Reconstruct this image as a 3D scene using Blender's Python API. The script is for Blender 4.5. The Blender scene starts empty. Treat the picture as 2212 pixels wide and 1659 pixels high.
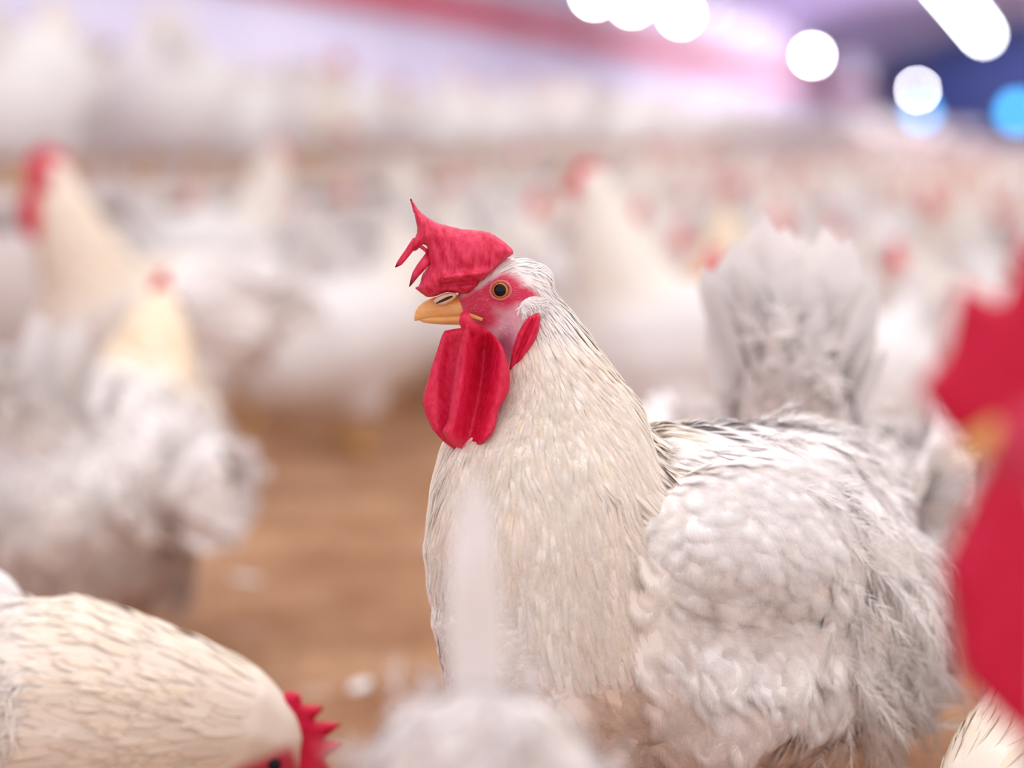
import bpy, math, random
import numpy as np
from mathutils import Vector, Matrix
from mathutils.bvhtree import BVHTree
from mathutils.geometry import delaunay_2d_cdt

random.seed(7)
RNG = np.random.default_rng(11)
scn = bpy.context.scene
COL = scn.collection

# ------------------------------------------------------------------ camera
CAM_Z, TAN = 0.58, 0.092
PITCH = math.atan(TAN)
FPX = 45.0 / 17.3 * 2212
D0 = 1.56                                     # distance of the rooster in focus
cam_d = bpy.data.cameras.new('camera')
cam_d.sensor_width, cam_d.lens = 17.3, 45.0
cam_d.clip_start, cam_d.clip_end = 0.05, 300
cam_d.dof.use_dof = True
cam_d.dof.focus_distance = 1.545
cam_d.dof.aperture_fstop = 1.55
cam = bpy.data.objects.new('camera', cam_d)
cam.location = (0, 0, CAM_Z)
cam.rotation_euler = (math.pi / 2 - PITCH, 0, 0)
COL.objects.link(cam)
scn.camera = cam

# ------------------------------------------------------------------ light
world = bpy.data.worlds.new('barn_daylight')
scn.world = world
world.use_nodes = True
bg = world.node_tree.nodes['Background']
bg.inputs['Color'].default_value = (1.0, 0.945, 0.965, 1)
bg.inputs['Strength'].default_value = 1.26


def area(name, loc, sx, sy, power, color=(1, 1, 1), target=None):
    l = bpy.data.lights.new(name, 'AREA')
    l.shape, l.size, l.size_y, l.energy, l.color = 'RECTANGLE', sx, sy, power, color
    o = bpy.data.objects.new(name, l)
    o.location = loc
    if target is not None:
        o.rotation_euler = (Vector(target) - Vector(loc)).to_track_quat('-Z', 'Y').to_euler()
    COL.objects.link(o)
    return o


TH = math.atan((2300 - 1106) / FPX)            # the house runs along this bearing
for (lx, ly, lz), sx, sy, pw, cl in (((0.4, 2.4, 3.0), 3.0, 4.0, 42, (1, 0.97, 0.95)), ((0.3, 9.0, 2.6), 3.5, 8.0, 4, (1, 0.97, 0.96)), ((2.9, 17.0, 2.5), 3.5, 14.0, 50, (1, 0.97, 0.98)), ((1.4, 21.0, 2.35), 2.4, 18.0, 70, (0.96, 0.94, 1.0)), ((3.2, 26.0, 2.5), 4.0, 20.0, 70, (0.98, 0.95, 1.0))):
    area('ceiling_and_fill_light', (lx, ly, lz), sx, sy, pw, cl).rotation_euler = (0, 0, -TH)  # ceiling lamps out of view, plus fill panels added to brighten flock and wall

scn.view_settings.view_transform = 'Standard'
scn.view_settings.look = 'None'
scn.view_settings.gamma = 1.0
scn.view_settings.use_curve_mapping = False
scn.view_settings.exposure = 0.0
scn.cycles.max_bounces = 6
scn.cycles.diffuse_bounces = 5
scn.cycles.transparent_max_bounces = 24
scn.cycles.adaptive_threshold = 0.05


# ------------------------------------------------------------------ helpers
def P(px, py, D=D0):
    """world point on the plane y = D seen at photo pixel (px, py)"""
    a = (px - 1106.0) / FPX
    b = (829.5 - py) / FPX
    c, s = math.cos(PITCH), math.sin(PITCH)
    d = np.array([a, c + b * s, -s + b * c])
    return np.array([0, 0, CAM_Z]) + d * (D / d[1])


def to_px(v):
    """photo pixel of world points (n,3)"""
    v = np.asarray(v, float)
    c, s = math.cos(PITCH), math.sin(PITCH)
    r = v - np.array([0, 0, CAM_Z])
    f = r[..., 1] * c - r[..., 2] * s
    u = r[..., 1] * s + r[..., 2] * c
    return 1106 + FPX * r[..., 0] / f, 829.5 - FPX * u / f


def srgb(r, g, b):
    f = lambda c: (c / 255 / 12.92) if c / 255 <= 0.04045 else ((c / 255 + 0.055) / 1.055) ** 2.4
    return (f(r), f(g), f(b))


def unit(v):
    v = np.asarray(v, float)
    return v / np.maximum(np.linalg.norm(v, axis=-1, keepdims=True), 1e-9)


def link(o, parent=None):
    COL.objects.link(o)
    if parent is not None:
        o.parent = parent
    return o


def mesh_obj(name, verts, faces, mat, parent=None, col=None, uv=None, smooth=True):
    """faces: int array (n,3)/(n,4) or a list of such arrays"""
    me = bpy.data.meshes.new(name)
    verts = np.asarray(verts, np.float32)
    fl = [np.asarray(f, np.int32) for f in (faces if isinstance(faces, list) else [faces]) if len(f)]
    me.vertices.add(len(verts))
    me.vertices.foreach_set('co', verts.ravel())
    loops = np.concatenate([f.ravel() for f in fl])
    tot = np.concatenate([np.full(len(f), f.shape[1], np.int32) for f in fl])
    start = np.concatenate([[0], np.cumsum(tot)[:-1]]).astype(np.int32)
    me.loops.add(len(loops))
    me.loops.foreach_set('vertex_index', loops)
    me.polygons.add(len(tot))
    me.polygons.foreach_set('loop_start', start)
    me.polygons.foreach_set('loop_total', tot)
    me.update(calc_edges=True)
    if smooth:
        me.polygons.foreach_set('use_smooth', np.ones(len(tot), bool))
    if col is not None:
        set_col(me, col)
    if uv is not None:
        l = me.uv_layers.new(name='UVMap')
        l.data.foreach_set('uv', np.asarray(uv, np.float32)[loops].ravel())
    for m in (mat if isinstance(mat, (list, tuple)) else [mat]):
        me.materials.append(m)
    o = bpy.data.objects.new(name, me)
    return link(o, parent)


def set_col(me, col):
    a = me.color_attributes.get('tint') or me.color_attributes.new('tint', 'FLOAT_COLOR', 'POINT')
    c = np.ones((len(me.vertices), 4), np.float32)
    c[:, :3] = col
    a.data.foreach_set('color', c.ravel())


def tag(o, label=None, cat=None, group=None, kind=None):
    for k, v in (('label', label), ('category', cat), ('group', group), ('kind', kind)):
        if v:
            o[k] = v
    return o


def empty(name, loc=(0, 0, 0), rz=0.0):
    o = bpy.data.objects.new(name, None)
    o.location, o.rotation_euler = loc, (0, 0, rz)
    o.empty_display_size = 0.05
    return link(o)


def mesh_arrays(o_or_me):
    me = o_or_me.data if hasattr(o_or_me, 'data') else o_or_me
    n = len(me.vertices)
    v = np.empty(n * 3, np.float32)
    me.vertices.foreach_get('co', v)
    nn = np.empty(n * 3, np.float32)
    me.vertices.foreach_get('normal', nn)
    me.calc_loop_triangles()
    t = np.empty(len(me.loop_triangles) * 3, np.int32)
    me.loop_triangles.foreach_get('vertices', t)
    return v.reshape(-1, 3).astype(float), nn.reshape(-1, 3).astype(float), t.reshape(-1, 3)


def sample(o, n, rng=RNG):
    """n area-weighted points on a mesh with their normals"""
    v, nn, t = mesh_arrays(o)
    a = np.linalg.norm(np.cross(v[t[:, 1]] - v[t[:, 0]], v[t[:, 2]] - v[t[:, 0]]), axis=1)
    k = rng.choice(len(t), n, p=a / a.sum())
    r1, r2 = np.sqrt(rng.random(n)), rng.random(n)
    w = np.stack([1 - r1, r1 * (1 - r2), r1 * r2], 1)
    p = (v[t[k]] * w[:, :, None]).sum(1)
    m = unit((nn[t[k]] * w[:, :, None]).sum(1))
    return p, m


def ico(sub=2):
    import bmesh
    bm = bmesh.new()
    bmesh.ops.create_icosphere(bm, subdivisions=sub, radius=1)
    v = np.array([x.co[:] for x in bm.verts])
    f = np.array([[x.index for x in q.verts] for q in bm.faces])
    bm.free()
    return v, f


ICO = ico(3)
ICO2 = ico(2)


def blob_mesh(name, chains, voxel, smooth=6, warp=None):
    """one continuous surface through chains of (x,y,z,rx,ry,rz) stations"""
    V, F, n = [], [], 0
    bv, bf = ICO2
    for ch in chains:
        ch = [np.array(c, float) for c in ch]
        if len(ch) == 1:
            ch = ch * 2
        for a, b in zip(ch[:-1], ch[1:]):
            d = np.linalg.norm(a[:3] - b[:3])
            k = max(2, int(d / max(min(a[3:].min(), b[3:].min()) * 0.3, 1e-4)) + 1)
            for s in np.linspace(0, 1, min(k, 26)):
                c = a * (1 - s) + b * s
                V.append(bv * c[3:] + c[:3])
                F.append(bf + n)
                n += len(bv)
    me = bpy.data.meshes.new(name)
    V, F = np.concatenate(V), np.concatenate(F)
    me.from_pydata(V.tolist(), [], F.tolist())
    o = bpy.data.objects.new(name, me)
    COL.objects.link(o)
    m = o.modifiers.new('r', 'REMESH')
    m.mode, m.voxel_size = 'VOXEL', voxel
    m.use_smooth_shade = True
    if smooth:
        s = o.modifiers.new('s', 'SMOOTH')
        s.factor, s.iterations = 0.5, smooth
    dg = bpy.context.evaluated_depsgraph_get()
    new = bpy.data.meshes.new_from_object(o.evaluated_get(dg))
    bpy.data.objects.remove(o)
    bpy.data.meshes.remove(me)
    new.name = name
    new.polygons.foreach_set('use_smooth', np.ones(len(new.polygons), bool))
    return new


# feather cards ---------------------------------------------------------------
def cards(p, n, d, L, W, lift=0.06, curl=0.10, off=0.0, tip=0.5, nseg=4, cup=0.25, sag=0.0, twist=0.0, bend=None, snap=None):
    """curved vanes laid along direction d on a surface; returns verts, quads, uv"""
    N = len(p)
    L, W = np.broadcast_to(L, N), np.broadcast_to(W, N)
    lift, curl, off = np.broadcast_to(lift, N), np.broadcast_to(curl, N), np.broadcast_to(off, N)
    d = unit(d - n * (d * n).sum(1, keepdims=True)) if bend is None else unit(d)
    b = unit(np.cross(n, d))
    if np.any(twist):
        tw = np.broadcast_to(twist, N)[:, None]
        b, n2 = b * np.cos(tw) + n * np.sin(tw), n * np.cos(tw) - b * np.sin(tw)
    else:
        n2 = n
    vs, uv = [], []
    for i, t in enumerate(np.linspace(0, 1, nseg + 1)):
        c = p + d * (L * t)[:, None] + n * (off + lift * L * t - curl * L * t * t)[:, None]
        c[:, 2] -= sag * L * t * t
        if bend is not None:
            c = c + bend * (L * t * t)[:, None]
        if snap is not None and i:
            hgt = off + lift * L * t - curl * L * t * t + 0.0006 * i
            for k in range(N):
                q = snap.find_nearest(c[k])
                c[k] = np.array(q[0]) + np.array(q[1]) * hgt[k]
        prof = min(1.0, 0.35 + 1.6 * t) * max(0.0, 1 - t ** (1.2 + 5 * (1 - tip))) ** (0.5 + 0.4 * tip)
        w = (W * 0.5 * max(prof, 0.04))[:, None]
        for sd in (-1, 0, 1):
            vs.append(c + b * w * sd - n2 * (w * cup * abs(sd)))
            uv.append(np.tile([(sd + 1) / 2, t], (N, 1)))
    R = (nseg + 1) * 3
    vs = np.stack(vs, 1).reshape(-1, 3)
    uv = np.stack(uv, 1).reshape(-1, 2)
    q = []
    for i in range(nseg):
        for j in range(2):
            a = i * 3 + j
            q.append([a, a + 3, a + 4, a + 1])
    q = (np.arange(N)[:, None, None] * R + np.array(q)[None]).reshape(-1, 4)
    return vs, q, uv, R


def barbs(p, n, d, L, W, nb=12, lift=0.15, curl=0.1, bw=0.0007, messy=0.35, rng=RNG, sag=0.1):
    """loose downy feathers: a shaft with separate fine barbs on both sides"""
    N = len(p)
    L, W = np.broadcast_to(L, N), np.broadcast_to(W, N)
    d = unit(d - n * (d * n).sum(1, keepdims=True))
    b = unit(np.cross(n, d))
    t = np.linspace(0.12, 1, nb)[None, :, None]
    t = np.repeat(t, 2, 2)                                   # N x nb x 2 sides
    t = np.broadcast_to(t, (N, nb, 2)) + rng.normal(0, 0.02, (N, nb, 2))
    side = np.array([-1, 1])[None, None, :]
    s = t * L[:, None, None]
    base = p[:, None, None, :] + d[:, None, None, :] * s[..., None] + n[:, None, None, :] * ((lift * t - curl * t * t) * L[:, None, None])[..., None]
    ang = np.radians(48 - 30 * t) + rng.normal(0, messy * 0.5, t.shape)
    dirv = d[:, None, None, :] * np.cos(ang)[..., None] + b[:, None, None, :] * (np.sin(ang) * side)[..., None] + n[:, None, None, :] * rng.normal(0.05, messy, t.shape)[..., None]
    dirv = unit(dirv)
    ln = W[:, None, None] * (0.45 + 0.55 * np.sin(np.clip(t, 0, 1) * 2.2)) * rng.uniform(0.6, 1.15, t.shape)
    wd = unit(np.cross(dirv, n[:, None, None, :] + rng.normal(0, 0.4, dirv.shape))) * bw
    vs = []
    for k, f in ((0.0, 1.0), (0.55, 0.8), (1.0, 0.15)):
        c = base + dirv * (ln * k)[..., None]
        c = c + np.array([0, 0, -1.0]) * (sag * ln * k * k)[..., None] + d[:, None, None, :] * (0.25 * ln * k * k)[..., None]
        vs.append(c - wd * f)
        vs.append(c + wd * f)
    vs = np.stack(vs, 3).reshape(-1, 3)
    M = N * nb * 2
    q = (np.arange(M)[:, None, None] * 6 + np.array([[0, 1, 3, 2], [2, 3, 5, 4]])[None]).reshape(-1, 4)
    uv = np.tile(np.array([[0.45, 0.2], [0.55, 0.2], [0.45, 0.5], [0.55, 0.5], [0.45, 0.8], [0.55, 0.8]]), (M, 1))
    return vs, q, uv, nb * 2 * 6


class Plume:
    """collects feather geometry of one part"""
    def __init__(self):
        self.v, self.q, self.u, self.c, self.n, self.s = [], [], [], [], 0, []

    def add(self, res, col, soft=None):
        """soft: surface normals that the shading of each feather leans to, so a coat reads as one soft surface"""
        v, q, u, R = res
        self.s.append(np.repeat(soft, R, 0) if soft is not None else np.zeros((len(v), 3)))
        self.v.append(v)
        self.q.append(q + self.n)
        self.u.append(u)
        self.c.append(np.repeat(col, R, 0) if len(col) * R == len(v) else col)
        self.n += len(v)

    def build(self, name, mat, parent):
        o = mesh_obj(name, np.concatenate(self.v), np.concatenate(self.q), mat, parent, np.concatenate(self.c), np.concatenate(self.u))
        s = np.concatenate(self.s)
        if np.any(s):
            nn = np.empty(len(s) * 3, np.float32)
            o.data.vertices.foreach_get('normal', nn)
            nn = nn.reshape(-1, 3)
            flip = np.sign((nn * s).sum(1, keepdims=True) + 1e-9)
            o.data.normals_split_custom_set_from_vertices(unit(0.3 * nn * flip + 0.9 * s + (np.abs(s).sum(1, keepdims=True) == 0) * nn).tolist())
        return o


def tree(v, t):
    return BVHTree.FromPolygons([Vector(q) for q in v], t.tolist())


def tints(n, base, var=0.05, warm=0.04, rng=RNG):
    c = np.tile(np.array(base, float), (n, 1)) if np.ndim(base) == 1 else np.array(base, float)
    k = rng.normal(0, 1, (n, 1))
    c = c * (1 + var * k)
    w = np.abs(rng.normal(0, 1, (n, 1))) * warm
    c = c * np.concatenate([1 - 0.1 * w, 1 - 0.8 * w, 1 - 1.9 * w], 1)
    return np.clip(c, 0.02, 0.94)


# inflated flesh (combs, wattles, lobes) ----------------------------------------
def inflate(outline, T, R, fmap, step, jag=0.0):
    """puffed sheet over a closed 2-D outline; fmap(a, b, h) -> world"""
    o = np.array(outline, float)
    pts = []
    for a, b in zip(o, np.roll(o, -1, 0)):
        k = max(1, int(np.linalg.norm(b - a) / step))
        for s in range(k):
            pts.append(a + (b - a) * s / k)
    pts = np.array(pts)
    for _ in range(2):
        pts = 0.5 * pts + 0.25 * (np.roll(pts, 1, 0) + np.roll(pts, -1, 0))
    if jag:
        pts = pts + RNG.normal(0, jag, pts.shape)
    nb = len(pts)
    lo, hi = pts.min(0), pts.max(0)
    gx, gy = np.meshgrid(np.arange(lo[0], hi[0], step), np.arange(lo[1], hi[1], step * 0.87))
    gx = gx + (np.arange(gx.shape[0]) % 2)[:, None] * step * 0.5
    g = np.stack([gx.ravel(), gy.ravel()], 1)
    x, y = pts[:, 0], pts[:, 1]
    x2, y2 = np.roll(x, -1), np.roll(y, -1)
    cond = ((y[None] > g[:, 1:2]) != (y2[None] > g[:, 1:2]))
    with np.errstate(divide='ignore', invalid='ignore'):
        xi = (x2 - x)[None] * (g[:, 1:2] - y[None]) / (y2 - y)[None] + x[None]
    inside = (cond & (g[:, :1] < xi)).sum(1) % 2 == 1

    def dist(q):
        a = pts[None]
        ab = np.roll(pts, -1, 0)[None] - a
        ap = q[:, None] - a
        s = np.clip((ap * ab).sum(2) / np.maximum((ab * ab).sum(2), 1e-12), 0, 1)
        return np.linalg.norm(ap - ab * s[..., None], axis=2).min(1)

    g = g[inside]
    g = g[dist(g) > step * 0.5]
    allp = np.concatenate([pts, g])
    r = delaunay_2d_cdt([Vector(q) for q in allp], [], [list(range(nb))], 1, 1e-9)
    vp = np.array([q[:] for q in r[0]])
    tri = np.array([t for t in r[2] if len(t) == 3])
    dd = dist(vp)
    dd[dd < step * 0.05] = 0
    f = np.clip(dd / R, 0, 1)
    h = T * np.sqrt(1 - (1 - f) ** 2)
    edge = dd == 0
    top = np.array([fmap(a, b, q) for (a, b), q in zip(vp, h)])
    bot_i = np.arange(len(vp)) + len(vp)
    bot = np.array([fmap(a, b, -q) for (a, b), q in zip(vp, h)])
    verts = np.concatenate([top, bot])
    bot_i[edge] = np.nonzero(edge)[0]
    t2 = bot_i[tri][:, ::-1]
    used = np.zeros(len(verts), bool)
    faces = np.concatenate([tri, t2])
    used[faces.ravel()] = True
    rem = np.cumsum(used) - 1
    pl = np.concatenate([vp, vp])
    return verts[used], rem[faces], pl[used]


def tube(points, radii, seg=10, flat=1.0):
    pts = np.array(points, float)
    rad = np.array(radii, float)
    V, F = [], []
    for i in range(len(pts)):
        t = unit(pts[min(i + 1, len(pts) - 1)] - pts[max(i - 1, 0)])
        a = np.cross(t, [0, 1, 0])
        a = unit(a) if np.linalg.norm(a) > 0.05 else unit(np.cross(t, [1, 0, 0]))
        b = np.cross(t, a)
        for k in range(seg):
            th = 2 * math.pi * k / seg
            V.append(pts[i] + rad[i] * (a * math.cos(th) + b * math.sin(th) * flat))
    for i in range(len(pts) - 1):
        for k in range(seg):
            F.append([i * seg + k, i * seg + (k + 1) % seg, (i + 1) * seg + (k + 1) % seg, (i + 1) * seg + k])
    V += [pts[0], pts[-1]]
    n = len(V)
    T = []
    for k in range(seg):
        T.append([n - 2, (k + 1) % seg, k])
        T.append([n - 1, (len(pts) - 1) * seg + k, (len(pts) - 1) * seg + (k + 1) % seg])
    return np.array(V), np.array(F), np.array(T)


def loft(stations, seg=16):
    """stations: centre(3), half-height along z, half-width along y"""
    V, F = [], []
    for c, rz, ry in stations:
        for k in range(seg):
            th = 2 * math.pi * k / seg
            V.append([c[0], c[1] + ry * math.cos(th), c[2] + rz * math.sin(th)])
    m = len(stations)
    for i in range(m - 1):
        for k in range(seg):
            F.append([i * seg + k, (i + 1) * seg + k, (i + 1) * seg + (k + 1) % seg, i * seg + (k + 1) % seg])
    V += [list(stations[0][0]), list(stations[-1][0])]
    n = len(V)
    T = []
    for k in range(seg):
        T.append([n - 2, k, (k + 1) % seg])
        T.append([n - 1, (m - 1) * seg + (k + 1) % seg, (m - 1) * seg + k])
    return np.array(V), np.array(F), np.array(T)


def box(x0, x1, y0, y1, z0, z1):
    v = np.array([[x, y, z] for z in (z0, z1) for y in (y0, y1) for x in (x0, x1)], float)
    f = np.array([[0, 2, 3, 1], [4, 5, 7, 6], [0, 1, 5, 4], [2, 6, 7, 3], [0, 4, 6, 2], [1, 3, 7, 5]])
    return v, f


# ------------------------------------------------------------------ materials
def new_mat(name):
    m = bpy.data.materials.new(name)
    m.use_nodes = True
    nt = m.node_tree
    nt.nodes.clear()
    out = nt.nodes.new('ShaderNodeOutputMaterial')
    return m, nt, out


def N_(nt, typ, **kw):
    n = nt.nodes.new('ShaderNode' + typ)
    for k, v in kw.items():
        if k in n.inputs:
            n.inputs[k].default_value = v
        else:
            setattr(n, k, v)
    return n


def plumage_mat(name, barb=0.0, trans=0.22):
    """white feather: tint attribute, faint barb lines, some light passing through"""
    m, nt, out = new_mat(name)
    at = N_(nt, 'Attribute', attribute_name='tint')
    uv = N_(nt, 'TexCoord')
    ns = N_(nt, 'TexNoise', Scale=45.0, Detail=3.0)
    nt.links.new(uv.outputs['Object'], ns.inputs['Vector'])
    mr = N_(nt, 'MapRange')
    mr.inputs['To Min'].default_value, mr.inputs['To Max'].default_value = 0.93, 1.05
    nt.links.new(ns.outputs['Fac'], mr.inputs['Value'])
    mul = N_(nt, 'Mix', data_type='RGBA', blend_type='MULTIPLY')
    mul.inputs['Factor'].default_value = 1
    nt.links.new(at.outputs['Color'], mul.inputs['A'])
    nt.links.new(mr.outputs['Result'], mul.inputs['B'])
    df = N_(nt, 'BsdfDiffuse')
    tr = N_(nt, 'BsdfTranslucent')
    mix = N_(nt, 'MixShader')
    mix.inputs[0].default_value = trans
    nt.links.new(mul.outputs['Result'], df.inputs['Color'])
    nt.links.new(mul.outputs['Result'], tr.inputs['Color'])
    nt.links.new(df.outputs[0], mix.inputs[1])
    nt.links.new(tr.outputs[0], mix.inputs[2])
    if barb:
        sep = N_(nt, 'SeparateXYZ')
        nt.links.new(uv.outputs['UV'], sep.inputs[0])
        ab = N_(nt, 'Math', operation='SUBTRACT')
        ab.inputs[1].default_value = 0.5
        nt.links.new(sep.outputs['X'], ab.inputs[0])
        ab2 = N_(nt, 'Math', operation='ABSOLUTE')
        nt.links.new(ab.outputs[0], ab2.inputs[0])
        ma = N_(nt, 'Math', operation='MULTIPLY_ADD')
        ma.inputs[1].default_value = -0.8
        nt.links.new(ab2.outputs[0], ma.inputs[0])
        nt.links.new(sep.outputs['Y'], ma.inputs[2])
        sn = N_(nt, 'Math', operation='MULTIPLY')
        sn.inputs[1].default_value = 90.0
        nt.links.new(ma.outputs[0], sn.inputs[0])
        s2 = N_(nt, 'Math', operation='SINE')
        nt.links.new(sn.outputs[0], s2.inputs[0])
        bp = N_(nt, 'Bump', Strength=barb, Distance=0.0006)
        nt.links.new(s2.outputs[0], bp.inputs['Height'])
        nt.links.new(bp.outputs[0], df.inputs['Normal'])
    nt.links.new(mix.outputs[0], out.inputs[0])
    return m


def soft_mat(name, edge=3.0, tip=4.0, barb=0.5):
    """feather whose vane thins out to loose barbs at its margin and tip"""
    m, nt, out = new_mat(name)
    L = nt.links.new

    def math_(op, a, b=None, clamp=False):
        n = N_(nt, 'Math', operation=op, use_clamp=clamp)
        for i, q in enumerate((a, b)):
            if q is None:
                continue
            if isinstance(q, (int, float)):
                n.inputs[i].default_value = q
            else:
                L(q, n.inputs[i])
        return n.outputs[0]

    at = N_(nt, 'Attribute', attribute_name='tint')
    tc = N_(nt, 'TexCoord')
    sep = N_(nt, 'SeparateXYZ')
    L(tc.outputs['UV'], sep.inputs[0])
    u, v = sep.outputs['X'], sep.outputs['Y']
    au = math_('ABSOLUTE', math_('SUBTRACT', u, 0.5))
    e = math_('MULTIPLY', math_('SUBTRACT', 1.0, math_('MULTIPLY', au, 2.0)), edge, True)
    t = math_('MULTIPLY', math_('SUBTRACT', 1.0, v), tip, True)
    # barbs: fine lines slanting from the shaft to the margin, uneven from feather to feather
    lane = math_('SUBTRACT', v, math_('MULTIPLY', au, 0.8))
    cmb = N_(nt, 'CombineXYZ')
    L(math_('MULTIPLY', lane, 42.0), cmb.inputs['X'])
    ns0 = N_(nt, 'TexNoise', Scale=24.0, Detail=1.0)
    L(tc.outputs['Object'], ns0.inputs['Vector'])
    L(math_('MULTIPLY', ns0.outputs['Fac'], 3.0), cmb.inputs['Y'])
    ns = N_(nt, 'TexNoise', Scale=1.0, Detail=2.0)
    L(cmb.outputs[0], ns.inputs['Vector'])
    a = math_('MULTIPLY', e, t)
    a = math_('SUBTRACT', math_('MULTIPLY', a, 1.0 + barb), math_('MULTIPLY', ns.outputs['Fac'], barb), True)
    bs = N_(nt, 'BsdfPrincipled', Roughness=1.0)
    bs.inputs['Specular IOR Level'].default_value = 0.0
    L(at.outputs['Color'], bs.inputs['Base Color'])
    L(a, bs.inputs['Alpha'])
    L(bs.outputs[0], out.inputs[0])
    return m


def flesh_mat(name, c1, c2, scale=160.0, rough=0.5, bump=0.25, stretch=(1, 1, 0.35), sss=0.12, use_tint=False):
    m, nt, out = new_mat(name)
    tc = N_(nt, 'TexCoord')
    mp = N_(nt, 'Mapping')
    mp.inputs['Scale'].default_value = stretch
    nt.links.new(tc.outputs['Object'], mp.inputs['Vector'])
    ns = N_(nt, 'TexNoise', Scale=scale, Detail=4.0, Roughness=0.65)
    nt.links.new(mp.outputs[0], ns.inputs['Vector'])
    rp = N_(nt, 'ValToRGB')
    rp.color_ramp.elements[0].position, rp.color_ramp.elements[1].position = 0.35, 0.7
    rp.color_ramp.elements[0].color = (*c1, 1)
    rp.color_ramp.elements[1].color = (*c2, 1)
    nt.links.new(ns.outputs['Fac'], rp.inputs[0])
    col = rp.outputs[0]
    if use_tint:
        at = N_(nt, 'Attribute', attribute_name='tint')
        mul = N_(nt, 'Mix', data_type='RGBA', blend_type='MULTIPLY')
        mul.inputs['Factor'].default_value = 1
        nt.links.new(col, mul.inputs['A'])
        nt.links.new(at.outputs['Color'], mul.inputs['B'])
        col = mul.outputs['Result']
    bs = N_(nt, 'BsdfPrincipled', Roughness=rough)
    bs.inputs['Subsurface Weight'].default_value = sss
    bs.inputs['Subsurface Radius'].default_value = (0.006, 0.0015, 0.001)
    bs.inputs['Subsurface Scale'].default_value = 0.6
    bs.inputs['Specular IOR Level'].default_value = 0.3
    nt.links.new(col, bs.inputs['Base Color'])
    bp = N_(nt, 'Bump', Strength=bump, Distance=0.0012)
    nt.links.new(ns.outputs['Fac'], bp.inputs['Height'])
    nt.links.new(bp.outputs[0], bs.inputs['Normal'])
    nt.links.new(bs.outputs[0], out.inputs[0])
    return m


def plain_mat(name, c, rough=0.6, c2=None, scale=8.0, bump=0.0, metallic=0.0):
    m, nt, out = new_mat(name)
    bs = N_(nt, 'BsdfPrincipled', Roughness=rough, Metallic=metallic)
    if c2 is not None:
        tc = N_(nt, 'TexCoord')
        ns = N_(nt, 'TexNoise', Scale=scale, Detail=4.0)
        nt.links.new(tc.outputs['Object'], ns.inputs['Vector'])
        rp = N_(nt, 'ValToRGB')
        rp.color_ramp.elements[0].color, rp.color_ramp.elements[1].color = (*c, 1), (*c2, 1)
        rp.color_ramp.elements[0].position, rp.color_ramp.elements[1].position = 0.35, 0.68
        nt.links.new(ns.outputs['Fac'], rp.inputs[0])
        nt.links.new(rp.outputs[0], bs.inputs['Base Color'])
        if bump:
            bp = N_(nt, 'Bump', Strength=bump, Distance=0.01)
            nt.links.new(ns.outputs['Fac'], bp.inputs['Height'])
            nt.links.new(bp.outputs[0], bs.inputs['Normal'])
    else:
        bs.inputs['Base Color'].default_value = (*c, 1)
    nt.links.new(bs.outputs[0], out.inputs[0])
    return m


def glow_mat(name, c, s):
    m, nt, out = new_mat(name)
    e = N_(nt, 'Emission', Strength=s)
    e.inputs['Color'].default_value = (*c, 1)
    nt.links.new(e.outputs[0], out.inputs[0])
    return m


WHITE = (0.89, 0.855, 0.855)
CREAM = (0.865, 0.785, 0.70)
M_BODY = plumage_mat('white_plumage', 0.0, 0.0)
M_FEATHER = plumage_mat('white_feather', 0.25, 0.07)
M_DOWN = plumage_mat('white_down', 0.0, 0.10)
M_SOFT = soft_mat('soft_white_feather', 2.4, 3.0, 0.6)
M_COVERT = soft_mat('wing_covert_feather', 1.5, 2.0, 0.5)
M_HACKLE = soft_mat('hackle_feather', 1.8, 2.2, 0.5)
M_QUILL = plumage_mat('white_tail_quill', 0.2, 0.25)
M_COMB = flesh_mat('red_comb', srgb(196, 14, 56), srgb(236, 72, 108), 260.0, 0.5, 0.5, (1, 1, 0.3), 0.1, True)
M_WATTLE = flesh_mat('red_wattle', srgb(196, 8, 50), srgb(222, 40, 84), 330.0, 0.45, 0.35, (1, 1, 0.6), 0.1, True)
M_RED = flesh_mat('red_flesh', srgb(196, 5, 50), srgb(216, 24, 74), 120.0, 0.5, 0.2, (1, 1, 1), 0.0)
M_BEAK = flesh_mat('horn_beak', srgb(226, 158, 78), srgb(240, 196, 140), 90.0, 0.35, 0.1, (0.4, 1, 1.6), 0.1)
M_PUPIL = plain_mat('black_pupil', (0.006, 0.006, 0.012), 0.05)
M_PUPIL.node_tree.nodes['Principled BSDF'].inputs['Specular IOR Level'].default_value = 0.2
M_IRIS = plain_mat('amber_iris', srgb(214, 142, 62), 0.15, srgb(170, 100, 40), 900)
M_LID = flesh_mat('eyelid_skin', srgb(204, 100, 110), srgb(216, 132, 128), 500.0, 0.5, 0.2, (1, 1, 1), 0.1)
M_DARK = plain_mat('dark_opening', (0.03, 0.012, 0.01), 0.7)
M_NOSE = flesh_mat('pale_nostril_flap', srgb(226, 186, 160), srgb(235, 205, 175), 300.0, 0.5, 0.2, (1, 1, 1), 0.1)

# ------------------------------------------------------------------ the barn
# the house runs along AX (11.5 degrees to the right of the view); w is the distance to its left, s along it
AX = np.array([math.sin(TH), math.cos(TH), 0])
LX = np.array([-math.cos(TH), math.sin(TH), 0])


def H(s, w, z=0.0):
    return AX * s + LX * w + np.array([0, 0, z])


def hbox(name, s0, s1, w0, w1, z0, z1, mat, parent=None):
    v, f = box(s0, s1, w0, w1, z0, z1)
    return mesh_obj(name, np.array([H(a, b, c) for a, b, c in v]), f, mat, parent, smooth=False)


def struct(o):
    o['kind'] = 'structure'
    return o


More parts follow.
